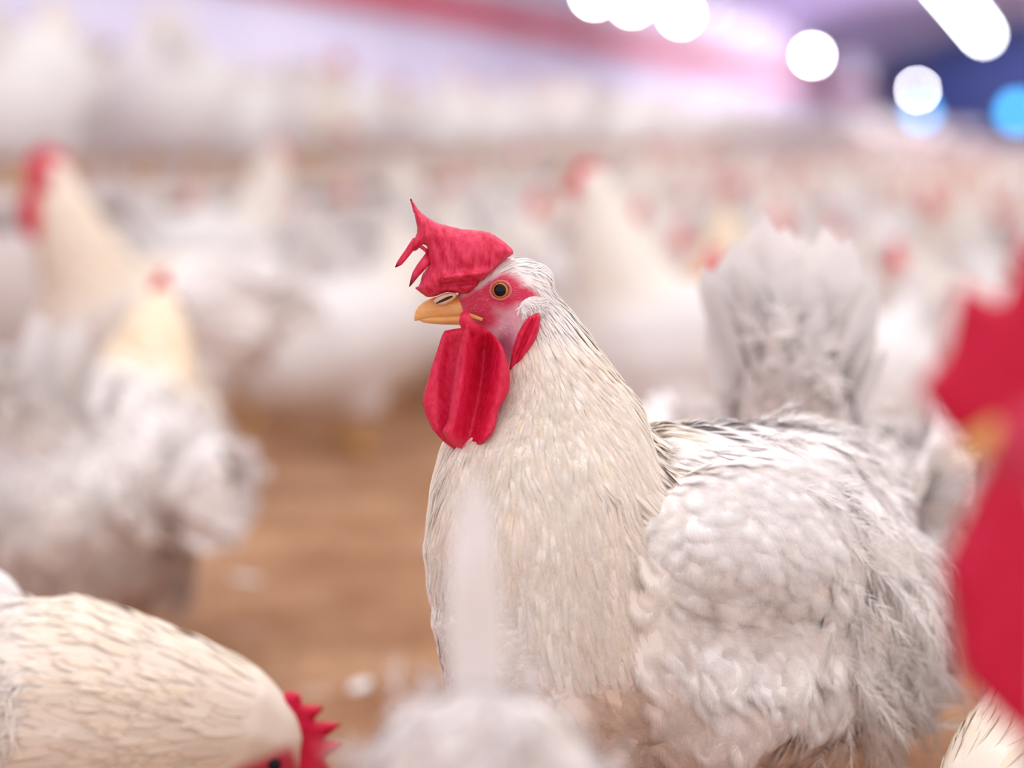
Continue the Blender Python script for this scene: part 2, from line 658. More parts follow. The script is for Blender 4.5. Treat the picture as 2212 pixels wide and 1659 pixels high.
m, nt, out = new_mat('brown_litter')
tc = N_(nt, 'TexCoord')
n1 = N_(nt, 'TexNoise', Scale=3.2, Detail=6.0, Roughness=0.62)
n2 = N_(nt, 'TexNoise', Scale=38.0, Detail=5.0, Roughness=0.7)
n3 = N_(nt, 'TexNoise', Scale=11.0, Detail=3.0)
for q in (n1, n2, n3):
    nt.links.new(tc.outputs['Object'], q.inputs['Vector'])
r1 = N_(nt, 'ValToRGB')
r1.color_ramp.elements[0].position, r1.color_ramp.elements[1].position = 0.33, 0.68
r1.color_ramp.elements[0].color = (*srgb(174, 127, 95), 1)
r1.color_ramp.elements[1].color = (*srgb(222, 178, 143), 1)
nt.links.new(n1.outputs['Fac'], r1.inputs[0])
r2 = N_(nt, 'ValToRGB')
r2.color_ramp.elements[0].position, r2.color_ramp.elements[1].position = 0.3, 0.75
r2.color_ramp.elements[0].color = (0.62, 0.58, 0.55, 1)
r2.color_ramp.elements[1].color = (1.2, 1.2, 1.2, 1)
nt.links.new(n2.outputs['Fac'], r2.inputs[0])
mu = N_(nt, 'Mix', data_type='RGBA', blend_type='MULTIPLY')
mu.inputs['Factor'].default_value = 1
nt.links.new(r1.outputs[0], mu.inputs['A'])
nt.links.new(r2.outputs[0], mu.inputs['B'])
r3 = N_(nt, 'ValToRGB')
r3.color_ramp.elements[0].position, r3.color_ramp.elements[1].position = 0.64, 0.74
r3.color_ramp.elements[0].color, r3.color_ramp.elements[1].color = (0, 0, 0, 1), (0.75, 0.75, 0.75, 1)
nt.links.new(n3.outputs['Fac'], r3.inputs[0])
mw = N_(nt, 'Mix', data_type='RGBA')
nt.links.new(r3.outputs[0], mw.inputs['Factor'])
nt.links.new(mu.outputs['Result'], mw.inputs['A'])
mw.inputs['B'].default_value = (*srgb(226, 196, 178), 1)
bs = N_(nt, 'BsdfPrincipled', Roughness=0.95)
bs.inputs['Specular IOR Level'].default_value = 0.1
nt.links.new(mw.outputs['Result'], bs.inputs['Base Color'])
bp = N_(nt, 'Bump', Strength=0.8, Distance=0.012)
nt.links.new(n2.outputs['Fac'], bp.inputs['Height'])
nt.links.new(bp.outputs[0], bs.inputs['Normal'])
nt.links.new(bs.outputs[0], out.inputs[0])
M_FLOOR = m

area('ceiling_fill', H(46, -5.5, 1.6), 3.0, 6.0, 1900, (0.94, 0.92, 1.0), H(56, 1.5, 3.6))  # added light beyond the right edge of view, brightens the far ceiling
area('end_wall_fill', H(64, -4.5, 2.6), 3.0, 2.0, 3600, (0.92, 0.94, 1.0), H(86, 1.5, 1.8))  # added off-view light aimed to lift the dim end wall
M_WALL = plain_mat('lavender_wall_panel', srgb(222, 216, 242), 0.7, srgb(230, 224, 246), 1.2)
M_BAND = plain_mat('red_band_paint', srgb(206, 84, 104), 0.6, srgb(214, 98, 118), 2.0)
M_UPPER = plain_mat('upper_wall_panel', srgb(206, 190, 214), 0.7, srgb(216, 204, 224), 1.0)
M_CEIL = plain_mat('bluish_ceiling_sheet', srgb(206, 202, 242), 0.7, srgb(214, 210, 246), 1.0)
M_END = plain_mat('dark_blue_end_wall', srgb(120, 128, 206), 0.7, srgb(136, 146, 218), 1.0)
M_SLAT = plain_mat('pale_slat', srgb(232, 220, 218), 0.7, srgb(222, 208, 204), 6)
M_CAP = plain_mat('grey_lamp_cap', srgb(150, 150, 165), 0.5)

LEN = 86.0
floor = struct(hbox('floor', -3, LEN, -9, 5.3, -0.1, 0.0, M_FLOOR))
struct(hbox('wall_left', -3, LEN, 5.2, 5.35, 0, 1.55, M_WALL))
struct(hbox('trim_1', -3, LEN, 5.17, 5.35, 1.55, 1.82, M_BAND))
struct(hbox('wall_left_upper', -3, LEN, 5.2, 5.35, 1.82, 2.7, M_UPPER))
struct(hbox('wall_end', LEN, LEN + 0.2, -9, 5.35, 0, 4.6, M_END))
cv = np.array([H(20, 5.4, 2.65), H(LEN, 5.4, 2.65), H(LEN, 0.6, 3.9), H(20, 0.6, 3.9), H(LEN, -9, 1.6), H(20, -9, 1.6)])
cv = np.concatenate([cv, cv + np.array([0, 0, 0.08])])
cf = [[0, 1, 2, 3], [3, 2, 4, 5], [9, 8, 7, 6], [11, 10, 8, 9], [0, 3, 9, 6], [3, 5, 11, 9], [1, 7, 8, 2], [2, 8, 10, 4], [0, 6, 7, 1], [5, 4, 10, 11]]
struct(mesh_obj('ceiling', cv, np.array(cf), M_CEIL, smooth=False))

# raised slatted platform along the wall
PLAT_W, PLAT_Z = 2.15, 0.45
plat = empty('slatted_platform', H(20, 3.5))
tag(plat, 'raised pale slatted platform running along the lavender wall under the crowd of birds', 'platform')


def under(o, root):
    """parent keeping the world place"""
    o.parent = root
    o.matrix_parent_inverse = Matrix.Translation(root.location).inverted() if root.rotation_euler.z == 0 else root.matrix_basis.inverted()
    return o


under(hbox('fascia_board', 2, LEN - 0.1, PLAT_W, PLAT_W + 0.03, 0.0, PLAT_Z - 0.02, M_SLAT), plat)
V, F, n = [], [], 0
for i in range(23):
    w0 = PLAT_W + i * 0.127
    v, f = box(2, LEN - 0.1, w0, w0 + 0.1, PLAT_Z - 0.025, PLAT_Z)
    V.append(np.array([H(*q) for q in v]))
    F.append(f + n)
    n += 8
v, f = box(2, LEN - 0.1, PLAT_W, 5.15, PLAT_Z - 0.06, PLAT_Z - 0.026)
V.append(np.array([H(*q) for q in v]))
F.append(f + n)
under(mesh_obj('slat_deck', np.concatenate(V), np.concatenate(F), M_SLAT, smooth=False), plat)

# hanging lamps and the far openings
M_BULB = glow_mat('bulb_glow', (1.0, 0.98, 1.0), 100.0)
M_BULB2 = glow_mat('bulb_glow_dim', (1.0, 0.94, 1.0), 2.2)
M_TUBE = glow_mat('tube_glow', (1.0, 1.0, 1.0), 45.0)
M_BLUE = glow_mat('blue_daylight', srgb(70, 170, 235), 9.0)
lamp_spots = [(1290, 3.8, 0.310, 0), (1372, 3.8, 0.317, 0), (1478, 3.8, 0.326, 0), (1618, 3.8, 0.350, 1), (1763, 3.8, 0.331, 0), (1868, 3.8, 0.310, 1), (1987, 3.8, 0.330, 0), (1545, 3.7, 0.365, 1)]
ordinal = ['first', 'second', 'third', 'fourth', 'fifth', 'sixth', 'seventh', 'eighth']
labels = ['glowing round lamp cut off by the top edge, first of the row from the left',
          'glowing round lamp at the top edge, second of the row from the left',
          'glowing oval lamp at the top edge, third of the row from the left',
          'dim lilac lamp overlapping the red wall band between brighter ones',
          'bright round white lamp standing clear at the end of the red wall band',
          'faint pinkish lamp just below and beside the bright clear lamp',
          'bright round lamp lowest of the row, by the blue end wall',
          'faint lamp at the top edge between the oval lamp and the dim lilac one']
for i, (px, w, hw, dim) in enumerate(lamp_spots):
    s = w * FPX / (2300 - px)
    s = min(s, LEN - 4)
    z = CAM_Z + hw * w
    r = 0.06
    root = empty('pendant_lamp', H(s, w, z))
    tag(root, labels[i], 'lamp', 'round lamps in a row along the wall')
    c = root.location
    v, f = ICO2
    g = mesh_obj('glass_globe', v * r, f, M_BULB2 if dim else M_BULB, root)
    V, F, T = tube([(0, 0, r * 0.9), (0, 0, r * 1.5)], [0.07, 0.05])
    mesh_obj('lamp_cap', V, [F, T], M_CAP, root)
    zc = 2.65 + (5.4 - w) / 4.8 * 1.25 - z
    V, F, T = tube([(0, 0, r * 1.4), (0, 0, zc)], [0.008, 0.008], 6)
    mesh_obj('cord', V, [F, T], M_CAP, root)
tube_w = 1.6
for i in range(7):
    s0 = 31 + i * 3.1
    z = CAM_Z + 1.24 * tube_w
    root = empty('tube_lamp', H(s0, tube_w, z), -TH)
    tag(root, 'straight white tube lamp in the bright line under the ceiling, upper right', 'lamp', 'tube lamps in one bright line')
    V, F, T = tube([(0, 0, 0), (0, 2.6, 0)], [0.09, 0.09], 12)
    mesh_obj('glowing_tube', V, [F, T], M_TUBE, root)
    v, f = box(-0.11, 0.11, -0.05, 2.65, 0.09, 0.15)
    mesh_obj('lamp_housing', v, f, M_CAP, root, smooth=False)
    zc = 2.65 + (5.4 - tube_w) / 4.8 * 1.25 - z
    V, F, T = tube([(0, 1.3, 0.14), (0, 1.3, zc)], [0.01, 0.01], 6)
    mesh_obj('hanger', V, [F, T], M_CAP, root)
M_FRAME = plain_mat('blue_window_frame', srgb(70, 90, 150), 0.6)
for i, (w, z, r) in enumerate([(1.55, 1.42, 0.30), (4.55, 1.42, 0.22)]):
    root = struct(empty('window_%d' % (i + 1), H(LEN - 0.02, w, z), -TH))
    V, F, T = tube([(0, -0.04, 0), (0, 0.0, 0)], [r, r], 24)
    g = mesh_obj('pane', V, [F, T], M_BLUE, root)
    V = []
    for q in range(24):
        a = q / 24 * 2 * math.pi
        for rr, yy in ((r, -0.06), (r + 0.06, -0.06), (r + 0.06, 0.0), (r, 0.0)):
            V.append((rr * math.cos(a), yy, rr * math.sin(a)))
    F = [[q * 4 + k, q * 4 + (k + 1) % 4, ((q + 1) % 24) * 4 + (k + 1) % 4, ((q + 1) % 24) * 4 + k] for q in range(24) for k in range(4)]
    mesh_obj('window_frame', np.array(V), np.array(F), M_FRAME, root)


# ------------------------------------------------------------------ generic birds
def leg_chains(x, y, top=0.12, k=1.0):
    out = [[(x, y, top, .016 * k, .016 * k, .02 * k), (x, y, 0.05, .009 * k, .009 * k, .009 * k), (x, y, 0.016, .009 * k, .009 * k, .009 * k)]]
    for a, l in ((0, .06), (0.6, .05), (-0.6, .05), (math.pi, .03)):
        out.append([(x, y, .012, .009 * k, .009 * k, .008 * k), (x + l * math.cos(a), y + l * math.sin(a), .007, .006 * k, .006 * k, .006 * k)])
    return out


POSE = {}
POSE['hen'] = dict(chains=[
    [(-.14, 0, .265, .07, .065, .06), (-.05, 0, .235, .11, .097, .10), (.04, 0, .22, .115, .10, .105), (.095, 0, .235, .088, .082, .09)],
    [(.095, 0, .26, .075, .068, .075), (.13, 0, .325, .052, .05, .052), (.15, 0, .372, .036, .034, .036), (.16, 0, .40, .029, .025, .027)],
    [(.16, 0, .405, .028, .023, .026), (.18, 0, .402, .019, .016, .018)],
    [(-.13, 0, .27, .065, .055, .055), (-.19, 0, .325, .036, .03, .035)],
    [(.0, .055, .17, .06, .045, .06), (.0, .05, .11, .028, .024, .03)], [(.0, -.055, .17, .06, .045, .06), (.0, -.05, .11, .028, .024, .03)],
    *leg_chains(0, .05), *leg_chains(0, -.05)],
    head=((.168, 0, .405), (1, 0, 0), (0, 0, 1)), neck=((.10, .25), (.16, .41)), tail=(-.175, .30), comb=1.0)
POSE['rooster'] = dict(chains=[
    [(-.15, 0, .32, .07, .065, .065), (-.05, 0, .285, .115, .10, .11), (.05, 0, .275, .12, .105, .115), (.11, 0, .30, .095, .085, .10)],
    [(.11, 0, .33, .085, .075, .085), (.145, 0, .41, .06, .056, .06), (.165, 0, .47, .04, .037, .04), (.175, 0, .505, .031, .027, .029)],
    [(.175, 0, .51, .03, .025, .028), (.20, 0, .506, .021, .017, .02)],
    [(-.14, 0, .325, .065, .055, .055), (-.21, 0, .385, .036, .03, .035)],
    [(.0, .06, .21, .065, .05, .07), (.0, .055, .14, .03, .026, .03)], [(.0, -.06, .21, .065, .05, .07), (.0, -.055, .14, .03, .026, .03)],
    *leg_chains(0, .055, .15, 1.15), *leg_chains(0, -.055, .15, 1.15)],
    head=((.184, 0, .51), (1, 0, 0), (0, 0, 1)), neck=((.11, .31), (.175, .52)), tail=(-.19, .36), comb=2.0)
POSE['pecking'] = dict(chains=[
    [(-.17, 0, .235, .065, .06, .055), (-.09, 0, .19, .105, .097, .10), (-.02, 0, .165, .105, .10, .10), (.05, 0, .165, .085, .085, .085)],
    [(.04, 0, .175, .085, .082, .085), (.10, 0, .185, .08, .076, .08), (.15, 0, .182, .066, .062, .064), (.195, 0, .180, .046, .044, .046), (.218, 0, .172, .032, .028, .032)],
    [(.222, 0, .170, .027, .023, .028), (.229, 0, .147, .019, .016, .02)],
    [(-.16, 0, .24, .06, .05, .05), (-.21, 0, .30, .035, .03, .035)],
    [(-.03, .055, .14, .06, .045, .06), (-.03, .05, .09, .028, .024, .03)], [(-.03, -.055, .14, .06, .045, .06), (-.03, -.05, .09, .028, .024, .03)],
    *leg_chains(-.03, .05, .10), *leg_chains(-.03, -.05, .10)],
    head=((.224, 0, .164), (.3, 0, -.954), (.954, 0, .3)), neck=((.06, .17), (.21, .16)), tail=(-.19, .275), comb=1.25)


POSE['plump'] = dict(chains=[
    [(-.12, 0, .17, .10, .11, .10), (-.04, 0, .19, .125, .135, .125), (.05, 0, .215, .11, .12, .115), (.09, 0, .25, .08, .085, .085)],
    [(.09, 0, .26, .075, .075, .07), (.125, 0, .30, .056, .056, .05), (.145, 0, .335, .042, .04, .036), (.155, 0, .36, .031, .027, .028)],
    [(.158, 0, .365, .028, .023, .026), (.178, 0, .362, .019, .016, .018)],
    [(-.11, 0, .22, .08, .07, .06), (-.16, 0, .29, .04, .034, .035)],
    [(.0, .06, .11, .05, .04, .05)], [(.0, -.06, .11, .05, .04, .05)],
    *leg_chains(0, .05, .09), *leg_chains(0, -.05, .09)],
    head=((.164, 0, .365), (1, 0, 0), (0, 0, 1)), neck=((.095, .25), (.155, .37)), tail=(-.15, .265), comb=1.0, half=.137, wing_drop=.03)
POSE['tail_up'] = dict(POSE['pecking'])
POSE['tail_up']['chains'] = [list(c) for c in POSE['pecking']['chains']]
POSE['tail_up']['chains'][3] = [(-.16, 0, .245, .065, .058, .055), (-.20, 0, .325, .048, .05, .046)]
POSE['tail_up']['tail'] = (-.195, .335)
POSE['tail_up']['wing_drop'] = .075


def comb_outline(k):
    pts = [(-.020, .012), (-.026, .024), (-.022, .030), (-.017, .028), (-.012, .040), (-.007, .031), (-.001, .046), (.004, .033), (.010, .044), (.014, .030), (.021, .034), (.023, .022), (.028, .016), (.022, .008), (.0, .010)]
    return [(a * k, (b - .016) * k + .016) for a, b in pts]


def wattle_outline(k):
    pts = [(.006, -.010), (.018, -.012), (.023, -.024), (.021, -.038), (.012, -.047), (.003, -.042), (.0, -.028)]
    return [(.010 + (a - .010) * k, -.012 + (b + .012) * k) for a, b in pts]


def feather_dirs(p, pose):
    """lie of the plumage: down the neck, back along the body, up the tail"""
    (nx0, nz0), (nx1, nz1) = pose['neck']
    ax = unit(np.array([nx1 - nx0, 0, nz1 - nz0]))
    rel = p - np.array([nx0, 0, nz0])
    t = (rel @ ax)
    far = np.linalg.norm(rel - t[:, None] * ax, axis=1)
    wn = np.clip(t / 0.05, 0, 1) * (far < 0.12)
    d = np.tile(np.array([-1.0, 0, -0.42]), (len(p), 1))
    tx, tz = pose['tail']
    wt = np.clip((tx + 0.06 - p[:, 0]) / 0.06, 0, 1) * np.clip((p[:, 2] - tz + 0.05) / 0.05, 0, 1)
    low = np.clip((0.17 - p[:, 2]) / 0.06, 0, 1)
    d = d * (1 - wt)[:, None] + np.array([-0.75, 0, 0.66]) * wt[:, None]
    d = d * (1 - low)[:, None] + np.array([-0.35, 0, -1.0]) * low[:, None]
    d = d * (1 - wn)[:, None] - ax * wn[:, None]
    return unit(d), wn, wt, low


def head_frame(pose):
    c, f, u = (np.array(q, float) for q in pose['head'])
    f, u = unit(f), unit(u)
    return c, f, u, np.cross(u, f)


def bird_colors(v, pose, warm, k=1.0):
    c, f, u, s = head_frame(pose)
    d, wn, wt, low = feather_dirs(v, pose)
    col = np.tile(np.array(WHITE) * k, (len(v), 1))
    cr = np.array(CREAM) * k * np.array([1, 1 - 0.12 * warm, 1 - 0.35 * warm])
    a = np.clip(wn * (0.35 + 0.65 * warm), 0, 1)[:, None]
    col = col * (1 - a) + cr * a
    r = v - c
    hf, hu = r @ f, r @ u
    face = (np.clip((hf + 0.006) / 0.01, 0, 1) * np.clip((0.022 - np.abs(hu)) / 0.006, 0, 1) * (np.linalg.norm(r, axis=1) < 0.045))[:, None]
    col = col * (1 - face) + np.array(srgb(208, 70, 95)) * face
    leg = (np.clip((0.075 - v[:, 2]) / 0.01, 0, 1) * (np.abs(v[:, 0]) < 0.1) * (np.linalg.norm(r, axis=1) > 0.08))[:, None]
    return col * (1 - leg) + np.array(srgb(222, 176, 104)) * leg


def build_bird(kind, voxel, nfeather, warm=0.3, lod=0, seed=1, tail_n=11, comb_k=None, fluff=1.0, tail_len=1.0, dirt=0.0, tail_w=.036, tail_fan=1.0, wat=1.0, tail_el=52):
    pose = POSE[kind]
    rng = np.random.default_rng(seed)
    root = empty('rooster' if kind == 'rooster' else 'hen')
    me = blob_mesh('body', pose['chains'], voxel, 4)
    v, nn, t = mesh_arrays(me)
    set_col(me, bird_colors(v, pose, warm, .87 if lod else 1.0))  # far birds toned down in colour, standing in for shade between feathers
    me.materials.append(M_BODY)
    body = link(bpy.data.objects.new('body', me), root)
    c, f, u, s = head_frame(pose)
    k = comb_k or pose['comb']
    st = 0.004 if lod else 0.0022
    fm = lambda a, b, h: c + f * a + u * b + s * h
    cv, cf, _ = inflate(comb_outline(k), .0035 * k ** .5, .005 * k ** .5, fm, st)
    mesh_obj('comb', cv, cf, M_RED, root)
    for sd in ((1,) if lod > 1 else (-1, 1)):
        wm = lambda a, b, h: c + f * a + u * b + s * (h + sd * (.008 - b * .12 * 0.3))
        wv, wf, _ = inflate(wattle_outline(k ** .9 * wat), .003 * k ** .5, .006, wm, st)
        mesh_obj('wattle', wv, wf, M_RED, root)
    # beak
    pts = [c + f * .022 + u * .0, c + f * .032 - u * .001, c + f * .040 - u * .004, c + f * .044 - u * .009]
    V, F, T = tube(pts, [.0105, .0085, .005, .001], 10)
    mesh_obj('beak', V, [F, T], M_BEAK, root)
    if lod < 2:
        for sd in (-1, 1):
            e = c + f * .007 + u * .006 + s * sd * .0215
            mesh_obj('eye', ICO2[0] * .0045 + e, ICO2[1], M_PUPIL, root)
    if nfeather:
        p, n = sample(body, nfeather, rng)
        d, wn, wt, low = feather_dirs(p, pose)
        rr = np.linalg.norm(p - c, axis=1)
        keep = (rr > .042) & (p[:, 2] > .085)
        p, n, d, wn, wt, low = (q[keep] for q in (p, n, d, wn, wt, low))
        base = bird_colors(p, pose, warm)
        if dirt:
            k2 = np.clip((0.2 - p[:, 2]) / 0.1, 0, 1)[:, None] * dirt
            base = base * (1 - k2) + np.array(srgb(196, 150, 112)) * k2
        nk = wn > 0.5
        lw = (low > 0.4) & ~nk
        bd = ~nk & ~lw
        jit = lambda m: unit(d[m] + rng.normal(0, 0.12, (m.sum(), 3)))
        pl = Plume()
        g = rng.uniform(0.8, 1.2, len(p))
        bt = tree(v, t)
        pl.add(cards(p[nk], n[nk], jit(nk), .038 * g[nk], .010 * g[nk], .010, .006, 0.0, .8, cup=.05, snap=bt), tints(nk.sum(), base[nk], .02, .03, rng), n[nk])
        pl.add(cards(p[bd], n[bd], jit(bd), .040 * g[bd], .026 * g[bd], .07, .05, 0.0, .25, snap=bt), tints(bd.sum(), base[bd], .02, .02, rng), n[bd])
        half = np.nonzero(bd)[0][::3]
        pl.build('body_feathers', M_SOFT, root)
        pl = Plume()
        sel = np.concatenate([np.nonzero(lw)[0], half])
        if len(sel):
            dd = unit(d[sel] + rng.normal(0, 0.3, (len(sel), 3)))
            pl.add(barbs(p[sel], n[sel], dd, .038 * g[sel] * fluff, .016 * fluff, 9, .25, .15, .0009, .4, rng, .15), tints(len(sel), base[sel], .03, .02, rng), n[sel])
            pl.build('down', M_DOWN, root)
        # wings, one a side
        for sd in (-1, 1):
            x0, z0 = pose['tail'][0] + .175, pose['tail'][1] - .055 - pose.get('wing_drop', 0)
            out = [(.085, .0), (.06, .045), (.0, .065), (-.08, .055), (-.155, .03), (-.175, .012), (-.14, -.015), (-.07, -.045), (.02, -.055), (.07, -.035)]
            wmap = lambda a, b, h: np.array([x0 + a, sd * (pose.get('half', .104) - 1.6 * (a + .02) ** 2 * (1 if a > 0 else 1.1) - 3.5 * max(b, -.02) ** 2 + h), z0 + b])
            wv, wf, _ = inflate(out, .010, .02, wmap, .008)
            if sd < 0:
                wf = wf[:, ::-1]
            w = mesh_obj('wing', wv, wf, M_BODY, root, np.tile(np.array(WHITE), (len(wv), 1)))
            q, m_ = sample(w, max(60, nfeather // 12), rng)
            m_ = unit(m_ + np.array([0, sd * .8, 0.1]))
            pl = Plume()
            back = (x0 - q[:, 0]) / .17
            ln = .035 + .04 * np.clip(back, 0, 1)
            pl.add(cards(q, m_, np.tile([-1.0, 0, -0.25], (len(q), 1)), ln, .024, .03, .04, .004, .3), tints(len(q), WHITE, .02, .02, rng), m_)
            pl.build('wing_feathers', M_SOFT, w)
    # tail fan
    tx, tz = pose['tail']
    nT = tail_n if lod == 0 else 6
    a = np.linspace(-1, 1, nT) * tail_fan
    tail_l = rng.uniform(.78, 1.08, nT) * np.where((a > -.6) & (a < -.25) & (nT > 15), .6, 1)
    el = np.radians(tail_el) + rng.normal(0, .12, nT) - .25 * np.abs(a)
    yaw = a * .55 + rng.normal(0, .09, nT)
    d = np.stack([-np.cos(el) * np.cos(yaw), np.cos(el) * np.sin(yaw), np.sin(el)], 1)
    n = unit(np.stack([-np.sin(el), a * .9, np.full(nT, .3)], 1))
    n = unit(n - d * (n * d).sum(1, keepdims=True))
    p = np.tile(np.array([tx + .02, 0, tz]), (nT, 1)) + np.stack([np.zeros(nT), a * .028, np.zeros(nT)], 1)
    pl = Plume()
    pl.add(cards(p, n, d, (.115 + .02 * rng.random(nT)) * tail_len * tail_l, tail_w, .0, .12, 0, .12, 7, .12), tints(nT, np.array(WHITE) * 1.05, .02, .02, rng), unit(n * .3 + np.array([-.6, 0, .45])))
    if lod == 0 and tail_n > 4:
        k = 40
        j = rng.integers(0, nT, k)
        q = p[j] + d[j] * (rng.uniform(-.02, .04, k))[:, None] + rng.normal(0, .012, (k, 3))
        dj = unit(d[j] + rng.normal(0, .12, (k, 3)))
        pl.add(cards(q, n[j], dj, rng.uniform(.05, .085, k) * tail_len, .026, .03, .1, 0, .2, 5, .15), tints(k, np.array(WHITE) * 1.05, .02, .02, rng), unit(n[j] * .3 + np.array([-.6, 0, .45])))
    pl.build('tail', M_QUILL, root)
    return root


def children(o):
    return [q for q in bpy.data.objects if q.parent == o]


def copy_tree(o, kids):
    r = o.copy()
    COL.objects.link(r)
    for ch, sub in kids:
        q = ch.copy()
        COL.objects.link(q)
        q.parent = r
        for g in sub:
            h = g.copy()
            COL.objects.link(h)
            h.parent = q
    return r


class Proto:
    def __init__(self, root):
        self.root, self.used = root, False
        self.kids = [(c, children(c)) for c in children(root)]

    def place(self, loc, heading, label, group=None, scale=1.0, roll=0.0):
        """heading: degrees, 0 = facing picture right, 90 = facing away"""
        o = copy_tree(self.root, self.kids) if self.used else self.root
        self.used = True
        o.location = loc
        o.rotation_euler = (0, roll, math.radians(heading))
        o.scale = (scale,) * 3
        tag(o, label, 'chicken', group)
        return o


def ground(px, D, z=0.0):
    """spot on the floor below photo column px at distance D"""
    return (P(px, 829.5, D)[0], D, z)


# ------------------------------------------------------------------ the rooster in focus
K = D0 / FPX / math.cos(0) * 1.0             # metres per photo pixel at the rooster


def B(px, py, dy, r, ry=None, rz=None):
    """station at a photo pixel, dy metres behind the focus plane; radii in photo pixels"""
    D = D0 + dy
    k = D / FPX
    q = P(px, py, D)
    return (q[0], q[1], q[2], r * k, (ry or r) * k, (rz or r) * k)


RX, RY = P(1450, 900)[0], D0 + 0.05
main_chains = [
    # head
    [B(1128, 636, 0, 68, 64, 78), B(1100, 632, 0, 70, 62, 78), B(1060, 648, 0, 52, 50, 58), B(1015, 655, 0, 34, 36, 38)],
    [B(1148, 612, 0, 48, 50, 46), B(1110, 598, 0, 44, 54, 42), B(1072, 612, 0, 38, 56, 34), B(1030, 634, 0, 24, 44, 20)],
    [B(1075, 690, 0, 50, 44, 44), B(1100, 712, 0, 48, 46, 46)],
    # neck
    [B(1130, 665, 0, 68, 62, 72), B(1168, 720, 0, 84, 76, 80), B(1182, 790, 0, 112, 104, 100), B(1196, 870, 0, 152, 140, 130), B(1200, 950, 0.0, 206, 185, 160),
     B(1180, 1060, -0.01, 254, 230, 200), B(1168, 1180, -0.015, 256, 240, 230), B(1180, 1330, -0.015, 252, 240, 230), B(1215, 1450, -0.01, 262, 250, 200)],
    # body
    [B(1260, 1230, 0.01, 270, 280, 260), B(1420, 1200, 0.045, 300, 300, 290), B(1560, 1205, 0.095, 310, 300, 298), B(1700, 1235, 0.145, 250, 270, 290), B(1800, 1260, 0.175, 190, 220, 250)],
    [B(1300, 1430, 0.01, 280, 270, 240), B(1500, 1450, 0.06, 290, 280, 220), B(1700, 1420, 0.145, 240, 250, 200), B(1810, 1400, 0.18, 165, 190, 160)],
    [B(1640, 985, 0.13, 90, 130, 70), B(1760, 1000, 0.17, 88, 110, 78), B(1830, 1070, 0.20, 90, 90, 90)],
]
for sx, sy in ((-0.005, -0.03), (0.045, 0.085)):
    x, y = RX + sx, RY + sy
    main_chains.append([(x, y, .24, .06, .055, .07), (x, y, .16, .032, .03, .03)])
    for ch in leg_chains(0, 0, .17, 1.2):
        main_chains.append([(x - q[0] * .8, y + q[1] - q[0] * .5, *q[2:]) for q in ch])
rooster = empty('rooster')
tag(rooster, 'sharp white rooster with floppy red comb and long wattles, amid the flock', 'chicken')
me = blob_mesh('body', main_chains, 0.0019, 8)
mv, mn, mt = mesh_arrays(me)
from mathutils import noise as mnoise
qx, qy = to_px(mv)
amp = np.clip((qx - 1230) / 150, 0, 1) * np.clip((qy - 1010) / 150, 0, 1) * np.clip((mv[:, 2] - .13) / .05, 0, 1)
lump = np.array([mnoise.noise((a * 17, b * 17, c * 15)) + .5 * mnoise.noise((a * 40, b * 40, c * 36)) if k > 0 else 0 for (a, b, c), k in zip(mv, amp)])
mv = mv + mn * (lump * amp * .0065)[:, None]
me.vertices.foreach_set('co', mv.astype(np.float32).ravel())
me.update()
mv, mn, mt = mesh_arrays(me)


def hackle_edge(py):
    """photo column where the cape of the neck ends over the white back"""
    return np.interp(py, [560, 640, 740, 850, 915, 1040, 1120, 1250, 1400], [1290, 1300, 1330, 1385, 1405, 1470, 1390, 1330, 1290])


bvh = BVHTree.FromPolygons([Vector(q) for q in mv], mt.tolist())


def hit(px, py, fallback=D0):
    o = Vector((0, 0, CAM_Z))
    d = Vector(P(px, py, 1.0)) - o
    d.normalize()
    q = bvh.ray_cast(o, d)
    if q[0] is None:
        return P(px, py, fallback), np.array([0, -1.0, 0])
    return np.array(q[0]), np.array(q[1])


def blob2(px, py, cx, cy, rx, ry, soft=0.4, rot=0.0):
    c, s = math.cos(rot), math.sin(rot)
    x, y = px - cx, py - cy
    x, y = x * c + y * s, -x * s + y * c
    q = np.sqrt((x / rx) ** 2 + (y / ry) ** 2)
    return np.clip((1 + soft - q) / (2 * soft), 0, 1)


def face_mask(px, py):
    """bare skin of the face: strong pink round the eye and at the beak, paler on the cheek"""
    red = np.maximum.reduce([blob2(px, py, 1083, 628, 50, 40, .25), blob2(px, py, 1125, 636, 38, 20, .3, .2), blob2(px, py, 1030, 662, 42, 26, .3, .15), blob2(px, py, 1010, 640, 50, 22, .3), blob2(px, py, 1050, 690, 26, 20, .4)])
    pale = np.maximum.reduce([blob2(px, py, 1085, 690, 50, 42, .3), blob2(px, py, 1100, 730, 28, 34, .3), blob2(px, py, 1035, 715, 40, 24, .3), blob2(px, py, 1062, 655, 60, 40, .3)])
    brow = blob2(px, py, 1060, 590, 78, 13, .35, -.62)
    return red * (1 - brow), pale * (1 - brow)


SKIN_RED, SKIN_PALE = np.array(srgb(212, 66, 96)), np.array(srgb(226, 168, 184))


def main_colors(v):
    px, py = to_px(v)
    col = np.tile(np.array(WHITE), (len(v), 1))
    neck = np.clip((1250 - py) / 250, 0, 1) * np.clip((hackle_edge(py) - px) / 40, 0, 1) * np.clip((py - 600) / 90, 0, 1)
    neck = np.maximum(neck, blob2(px, py, 1280, 1150, 120, 260, .4) * .9)
    a = (neck * .75)[:, None]
    col = col * (1 - a) + np.array(CREAM) * a
    # soiled feathers low on the flank
    d = np.clip(blob2(px, py, 1260, 1520, 170, 120, .5) * .55 + blob2(px, py, 970, 1420, 40, 110, .5) * .28 + blob2(px, py, 1450, 1640, 260, 60, .5) * .3, 0, 1)[:, None]
    return col * (1 - d) + np.array(srgb(190, 140, 96)) * d


